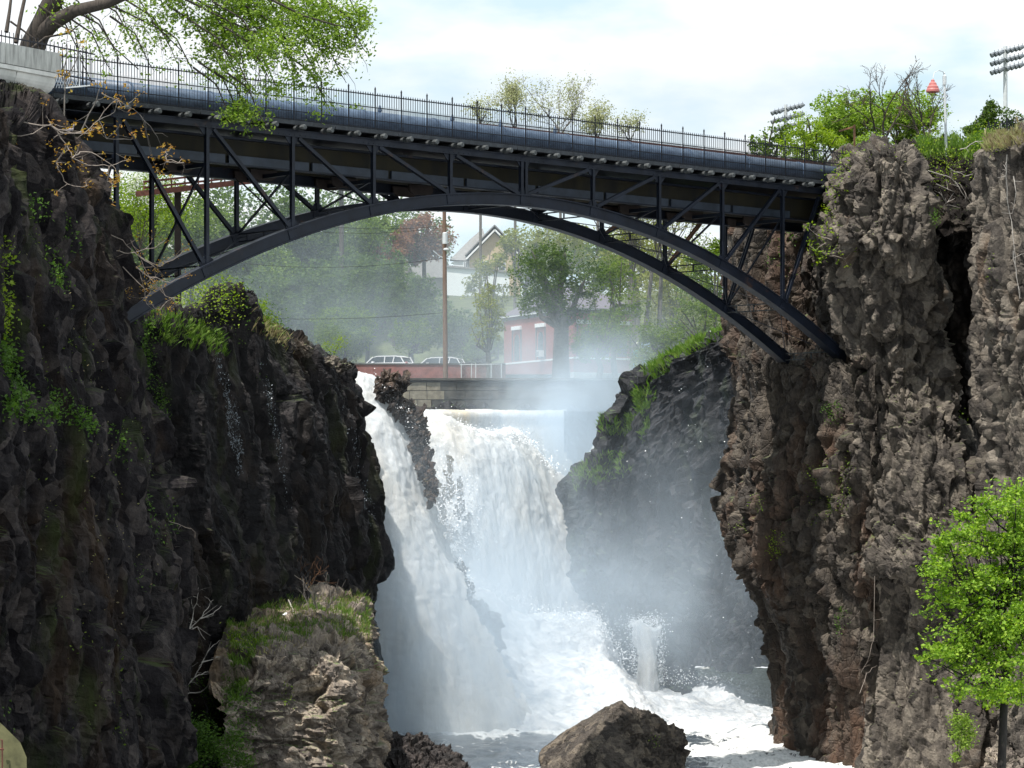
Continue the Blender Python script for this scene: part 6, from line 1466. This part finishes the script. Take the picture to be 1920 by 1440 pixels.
ivy('R1a', [(1415, 930), (1440, 930), (1440, 960), (1415, 955)], 160, 0.11, 'leaf_bright', 1045, 'bright tuft just above the overhang of the pier face', group=GRr, thr=0)
ivy('R1a', [(1440, 1000), (1475, 1000), (1470, 1040), (1445, 1040)], 180, 0.11, 'leaf_lime', 1046, 'yellow-green tuft below the overhang of the pier face', group=GRr, thr=0)
ivy('R1a', [(1540, 760), (1580, 750), (1580, 790), (1550, 800)], 220, 0.11, 'leaf_ivy', 1047, 'dark green tuft below the right foot of the arch', group=GRr, thr=0)
ivy('R1a', [(1570, 1140), (1600, 1140), (1600, 1200), (1575, 1190)], 130, 0.10, 'leaf_ivy', 1048, 'small green tuft low on the pier face', group=GRr, thr=0)
ivy('R1a', [(1500, 880), (1600, 840), (1600, 950), (1520, 990)], 450, 0.10, 'leaf_mid', 1049, 'sparse weeds trailing over the middle of the pier face', group=GRr, thr=0.45)
ivy('R1a', [(1450, 440), (1500, 440), (1500, 520), (1440, 500)], 350, 0.12, 'leaf_ivy', 1050, 'green leaves on the dark rock under the deck end', group=GRr, thr=0.2)
ivy('R2', [(1722, 285), (1842, 280), (1842, 350), (1730, 350)], 2600, 0.11, 'leaf_lime', 1051, 'yellow-green brush filling the gap between the pillar and the edge cliff', name='shrub', cat='shrub', group=GRr, thr=0.35, off=0.6, jit=0.35)
ivy('R1b', [(1575, 278), (1720, 268), (1720, 296), (1580, 312)], 500, 0.10, 'leaf_lime', 1052, 'low yellow-green weeds on top of the rock pillar', name='weeds', cat='weeds', group=GRr, thr=0.45, off=0.1)
ivy('R3', [(1860, 275), (1885, 275), (1880, 300), (1862, 300)], 160, 0.11, 'leaf_lime', 1053, 'lime tuft on top of the edge cliff', group=GRr, thr=0)
ivy('R3', [(1850, 480), (1870, 480), (1870, 540), (1852, 530)], 110, 0.10, 'leaf_bright', 1054, 'small tuft on the left side of the edge cliff', group=GRr, thr=0)
grass('R2', [(1722, 270), (1850, 262), (1850, 300), (1722, 300)], 5000, 0.5, 1055, 'grass on top of the gap beside the rock pillar', 'grass', thr=0.2)
grass('R3', [(1842, 250), (1920, 230), (1920, 270), (1850, 285)], 3500, 0.4, 1056, 'dry grass on top of the edge cliff', 'grass_dry', thr=0.2)
ivy('boulder', [(1218, 1385), (1232, 1385), (1232, 1400), (1218, 1400)], 40, 0.10, 'leaf_bright', 1057, 'tiny bright green sprig growing on the big boulder', thr=0)
# bush at the foot of the bright tree
def lump_bush(name, pts, Y, size, mat, seed, label, per=0.7, cat='bush', group=None):
    rng = np.random.default_rng(seed); C = []
    for (x, y, rp) in pts: n = int(rp * rp * per); C.append(P(x, y, Y) + rng.normal(size=(n, 3)) * rp * Y / F * 0.55)
    r = empty(name, C[0][0], label=label, cat=cat, group=group); m = MB(); c0 = P(pts[0][0], max(p[1] + p[2] for p in pts), Y)
    for (x, y, rp) in pts: m.tube([c0, (c0 + P(x, y, Y)) / 2 + rng.normal(0, .05, 3), P(x, y, Y)], [0.025, 0.016, 0.006], 5, False)
    m.build('stem', M['bark'], r); V, Fq = leaf_quads(np.vstack(C), size, seed + 1); link('leaves', mesh_data('leaves', V, Fq, M[mat]), r)
lump_bush('bush', [(1795, 1350, 14), (1812, 1355, 14), (1800, 1375, 16), (1818, 1380, 14), (1805, 1395, 12), (1792, 1418, 9)], 120, 0.13, 'leaf_bright', 1060, 'small bright green bush on the rock below the bright tree', 1.5, group='bushes')
lump_bush('bush', [(350, 1400, 26), (375, 1370, 24), (400, 1400, 26), (425, 1420, 24), (360, 1430, 30), (440, 1385, 20), (455, 1430, 22), (345, 1345, 16)], 106.5, 0.12, 'leaf_ivy', 1059, 'dark green bush filling the cleft beside the ledge rock at the bottom', 0.9, group='bushes')
lump_bush('bush', [(480, 590, 14), (492, 572, 12), (470, 575, 12), (505, 600, 14), (488, 612, 16)], 127, 0.12, 'leaf_lime', 1061, 'pale feathery bush on the rim of the left cliff', 0.9, group='bushes')
lump_bush('bush', [(625, 655, 16), (640, 640, 14), (610, 650, 12)], 145, 0.11, 'leaf_lime', 1062, 'pale twiggy bush at the rim beside the left fall', 0.6, group='bushes')
lump_bush('bush', [(290, 330, 40), (240, 360, 40), (300, 380, 36), (260, 410, 36), (330, 400, 30), (190, 370, 22)], 140, 0.13, 'leaf_lime', 1063, 'white-flowering green bush behind the first bays of the truss', 0.8, group='bushes')
lump_bush('blossom_bush', [(262, 335, 12), (248, 350, 14), (300, 345, 10), (322, 348, 8), (280, 332, 10), (255, 330, 8), (318, 460, 6), (275, 372, 12)], 139.6, 0.12, 'blossom', 1064, 'white blossoms on the bush behind the first bays of the truss', 0.8)

# bare and budding branches in front of the left bridge end
def vine_twigs(name, root, strokes, Y, mat, seed, label, leafm=None, lsize=0.16, r0=0.022, dens=2, group=None):
    rng = np.random.default_rng(seed); r = empty(name, P(root[0], root[1], Y), label=label, cat='branch', group=group); m = MB(); C = []
    for st in strokes:
        ex = 1.0; 
        pts = [P(x, y, Y + (i * 0.25 + rng.normal(0, 0.15))) for i, (x, y) in enumerate(st)]
        # smooth
        q = [pts[0]]
        for i in range(len(pts) - 1):
            a, b_ = pts[i], pts[i + 1]; q += [a + (b_ - a) * .33 + rng.normal(0, .03, 3), a + (b_ - a) * .67 + rng.normal(0, .03, 3), b_]
        m.tube(q, np.linspace(r0, r0 * 0.35, len(q)), 5, False)
        for j in range(len(q) // 2):
            k = rng.integers(1, len(q)); e = q[k] + rng.normal(0, 0.28, 3); m.tube([q[k], (q[k] + e) / 2 + rng.normal(0, .04, 3), e], [r0 * .4, r0 * .3, r0 * .15], 4, False)
            if leafm and rng.random() < 0.7: C.append(e + rng.normal(0, 0.08, (dens * 3, 3)))
        if leafm: C.append(q[-1] + rng.normal(0, 0.10, (dens * 5, 3)))
    m.build('twig', M[mat], r, smooth=True)
    if leafm and C: V, Fq = leaf_quads(np.vstack(C), lsize, seed + 1, aspect=0.45); link('leaves', mesh_data('leaves', V, Fq, M[leafm]), r)
GT = 'budding branches in front of the left bridge end'
vine_twigs('branch', (0, 230), [[(-10, 235), (40, 228), (95, 235), (135, 250), (160, 248), (185, 225), (220, 185)], [(95, 235), (120, 250), (165, 250), (175, 238)], [(0, 225), (20, 270), (40, 290), (30, 320), (38, 343), (70, 340)], [(-10, 250), (40, 255), (100, 232)]], 86, 'bark_light', 1101, 'long pale branch with rusty buds reaching from the left edge to the bridge', 'leaf_rust', 0.14, 0.026, group=GT)
vine_twigs('branch', (95, 235), [[(95, 235), (125, 272), (135, 297), (165, 310), (205, 312), (240, 300)], [(135, 297), (150, 285), (180, 290), (210, 310), (225, 330)], [(125, 272), (105, 305), (120, 340), (150, 350), (165, 348)], [(205, 312), (200, 340), (215, 345)]], 86, 'bark_light', 1102, 'pale forked branch with rusty buds curving below the deck end', 'leaf_rust', 0.14, 0.024, group=GT)
vine_twigs('branch', (190, 175), [[(190, 175), (225, 190), (262, 215), (275, 250), (285, 290), (295, 320)], [(262, 215), (290, 250), (305, 280)], [(185, 225), (200, 260), (245, 262), (252, 250)], [(185, 225), (215, 210), (220, 185)], [(240, 195), (262, 175)]], 88, 'bark_grey', 1103, 'thin branch drooping in front of the first truss post', 'leaf_rust', 0.13, 0.016, group=GT)
vine_twigs('branch', (320, 310), [[(345, 305), (312, 300), (310, 285), (320, 278)], [(312, 303), (330, 306), (345, 300)]], 90, 'bark_light', 1104, 'small rusty-budded twig right of the second truss post', 'leaf_rust', 0.13, 0.016, group=GT)
vine_twigs('branch', (70, 80), [[(120, 240), (122, 160), (124, 110), (128, 60)], [(118, 150), (140, 120), (152, 80)], [(150, 250), (175, 200), (190, 160)]], 89, 'bark_grey', 1105, 'upright stem with yellow buds in front of the white parapet end', 'leaf_rust', 0.15, 0.03, group=GT)
vine_twigs('branch', (150, 330), [[(140, 320), (165, 380), (190, 430), (215, 470), (255, 500), (270, 540)], [(190, 430), (230, 450), (260, 480), (300, 500), (335, 480), (350, 462)], [(255, 500), (280, 520), (310, 555), (340, 560), (325, 575)], [(260, 480), (290, 500), (295, 530), (275, 560)], [(215, 470), (240, 475), (290, 465), (310, 450)], [(280, 520), (320, 530), (350, 515)], [(230, 500), (270, 540), (275, 570), (300, 580), (322, 560)], [(245, 450), (262, 480), (284, 540)], [(200, 470), (225, 500), (232, 545)]], 101, 'bark_light', 1106, 'tangle of pale pinkish branches in front of the left foot of the arch', 'leaf_rust', 0.10, 0.020, 2, group=GT)
vine_twigs('branch', (0, 560), [[(45, 480), (60, 560), (80, 620), (95, 690), (115, 725)], [(95, 690), (70, 700), (55, 715)]], 87, 'bark_grey', 1107, 'thin dead creeper stem trailing down the near cliff', None, group='dead branches on the left cliffs', r0=0.014)
GD = 'bare white branches in the dark cleft'
vine_twigs('branch', (335, 1205), [[(335, 1205), (355, 1180), (375, 1160), (390, 1140), (400, 1125)], [(355, 1183), (362, 1150), (370, 1120), (358, 1110)], [(375, 1160), (400, 1150), (415, 1136)], [(350, 1190), (370, 1175), (385, 1200)]], 112, 'twig', 1110, 'upper fan of bare whitish branches in the cleft left of the grassy ledge', None, r0=0.03, group=GD)
vine_twigs('branch', (342, 1296), [[(342, 1296), (365, 1270), (380, 1240), (395, 1215), (412, 1200)], [(365, 1270), (385, 1260), (400, 1262)], [(378, 1242), (400, 1236), (415, 1232)], [(350, 1302), (375, 1298), (395, 1280), (413, 1258)], [(340, 1215), (352, 1240), (342, 1270), (338, 1290)]], 112, 'twig', 1111, 'lower fan of bare whitish branches in the cleft left of the ledge rock', None, r0=0.028, group=GD)
vine_twigs('branch', (388, 1405), [[(388, 1405), (405, 1380), (412, 1345)]], 116, 'twig', 1112, 'single bare pale stick low in the cleft beside the ledge rock', None, r0=0.022, group=GD)
vine_twigs('branch', (330, 1090), [[(330, 1140), (345, 1110), (360, 1090), (350, 1080)], [(335, 1130), (355, 1120), (378, 1105)], [(328, 1100), (345, 1090), (365, 1085)]], 111, 'bark_grey', 1113, 'faint grey twigs above the whitish branches in the cleft', None, r0=0.016, group=GD)
vine_twigs('branch', (310, 960), [[(310, 962), (312, 1000), (305, 1040), (285, 1060)], [(312, 975), (340, 985), (366, 998)]], 101, 'bark_light', 1114, 'thin pale drooping twig on the edge of the near cliff at mid height', None, r0=0.016, group='dead branches on the left cliffs')
# little bare tree on the ledge
r_ = empty('shrub', P(598, 1170, 119.8), label='small bare dark shrub standing on the grassy rock ledge', cat='shrub'); m_ = MB(); tp_ = []; rg_ = np.random.default_rng(1120)
for j in range(5): grow(m_, P(598, 1172, 119.6), unit([rg_.normal() * 0.5, rg_.normal() * .3, 1]), 0.95, 0.035, 3, rg_, tp_, 2, 0.3, 0.1, 0.75, 0.6, 0.007)
m_.build('stem', M['bark_grey'], r_)
C_ = np.array(tp_)[::9] + 0.02; V_, F_ = leaf_quads(C_, 0.07, 1121); link('leaves', mesh_data('leaves', V_, F_, M['leaf_rust']), r_)
r_ = empty('shrub', P(570, 1110, 126), label='reddish twiggy dead shrub at the back of the grassy ledge', cat='shrub'); m_ = MB(); tp_ = []; rg_ = np.random.default_rng(1122)
for j in range(5): grow(m_, P(570, 1112, 126), unit([rg_.normal() * 0.8, rg_.normal() * .3, 0.8]), 0.8, 0.022, 3, rg_, tp_, 2, 0.4, 0.1, 0.8, 0.6, 0.007)
m_.build('stem', M['rust_bar'], r_)
MB().tube([P(541, 1125, 121.5), P(551, 1148, 119.5), P(558, 1166, 117.8)], [0.03, 0.035, 0.025], 6).build('stick', M['twig'], label='pale straight stick lying on the grassy ledge', cat='stick')
# dead roots and vines on the right
GV = 'bare stems on the right cliffs'
vine_twigs('vine', (1890, 300), [[(1888, 290), (1886, 330), (1893, 400), (1900, 450), (1903, 500)], [(1900, 330), (1905, 360), (1898, 400)], [(1900, 470), (1906, 520), (1912, 560)]], 118.3, 'twig', 1130, 'pair of pale bare vine stems running down the edge cliff', None, r0=0.028, group=GV)
vine_twigs('vine', (1750, 330), [[(1740, 320), (1775, 330), (1800, 345), (1820, 380)], [(1755, 345), (1790, 360), (1770, 385), (1800, 390)], [(1780, 315), (1810, 330), (1835, 320)], [(1800, 280), (1830, 265), (1860, 262)], [(1760, 360), (1775, 380), (1790, 372)], [(1790, 340), (1810, 370), (1812, 395)]], 131, 'twig', 1131, 'tangle of dry pale stems in the gap beside the rock pillar', None, r0=0.025, group=GV)
vine_twigs('vine', (1500, 430), [[(1560, 450), (1530, 440), (1512, 425)], [(1548, 455), (1530, 470), (1516, 458)], [(1555, 480), (1585, 485), (1600, 470)]], 130.2, 'bark_light', 1132, 'thin curved twigs at the left edge of the rock pillar below the deck', 'leaf_lime', r0=0.018, group=GV)
vine_twigs('vine', (1600, 1150), [[(1640, 1080), (1638, 1200), (1630, 1230), (1614, 1262)], [(1612, 1300), (1625, 1262), (1642, 1250)]], 128.2, 'bark_light', 1133, 'pale root running down the seam left of the lower pillar', None, r0=0.018, group=GV)

# ------------------------------------------------------------------ birds and litter
def bird(name, c, sc, mats, label, yaw=0.0, head_up=0.5):
    r = empty(name, c, label=label, cat='bird'); body, head, bill = mats
    ca, sa = math.cos(yaw), math.sin(yaw)
    def T(p): x, y, z = p; return np.array(c) + sc * np.array([x * ca - y * sa, x * sa + y * ca, z])
    prof = [(-0.95, 0.02, 0.02), (-0.7, 0.10, 0.05), (-0.4, 0.22, 0.15), (0.0, 0.30, 0.26), (0.35, 0.33, 0.24), (0.6, 0.40, 0.16), (0.72, 0.40 + head_up * 0.35, 0.10), (0.80, 0.40 + head_up * 0.7, 0.12), (0.90, 0.42 + head_up * 0.9, 0.10), (1.0, 0.40 + head_up * 0.88, 0.04), (1.12, 0.36 + head_up * 0.84, 0.012)]
    m = MB(); m.tube([T((x, 0, z)) for x, z, q in prof[:7]], [q * sc for x, z, q in prof[:7]], 10); m.build('body', body, r, smooth=True)
    m = MB(); m.tube([T((x, 0, z)) for x, z, q in prof[6:10]], [q * sc for x, z, q in prof[6:10]], 10); m.build('head', head, r, smooth=True)
    m = MB(); m.tube([T((x, 0, z)) for x, z, q in prof[9:]], [0.04 * sc, 0.012 * sc], 6); m.build('bill', bill, r)
    for s in (-1, 1): MB().prism([T((-0.9, s * 0.12, 0.16)), T((-0.1, s * 0.25, 0.18)), T((0.4, s * 0.24, 0.34)), T((0.2, s * 0.20, 0.48)), T((-0.3, s * 0.18, 0.38))], (0, 0.02 * sc, 0)).build('wing', body, r)
    for s in (-1, 1): MB().tube([T((0.1, s * 0.08, 0.1)), T((0.12, s * 0.08, -0.12))], 0.02 * sc, 5).build('leg', M['rust'], r)
bird('pigeon', P(131, 247, 85.6), 0.20, (M['bird_grey'], M['bird_grey'], M['bird_dark']), 'grey-brown pigeon perched on the pale branch at the left bridge end', 0.9, 0.9)
bird('duck', P(622, 1172, 121.3), 0.34, (M['bird_pale'], M['bird_dark'], M['rust']), 'resting pale duck with a dark head on the grassy ledge right of the shrub', math.pi, 0.2)
for (px, py, Y, s, lab) in ((592, 1176, 119.6, 0.16, 'crumpled white plastic bag just left of the bare shrub on the ledge'), (607, 1172, 120.6, 0.22, 'white plastic scrap between the bare shrub and the duck'), (537, 1152, 119, 0.14, 'small white litter scrap on the left half of the grassy ledge')):
    rock_blob('litter', P(px, py, Y), (s * 1.2, s, s * 0.6), int(px), M['litter_white'], 3, (0, 0, 0), (0.5, 0.3, 0.05), label=lab, cat='litter', group='white litter on the grassy ledge')
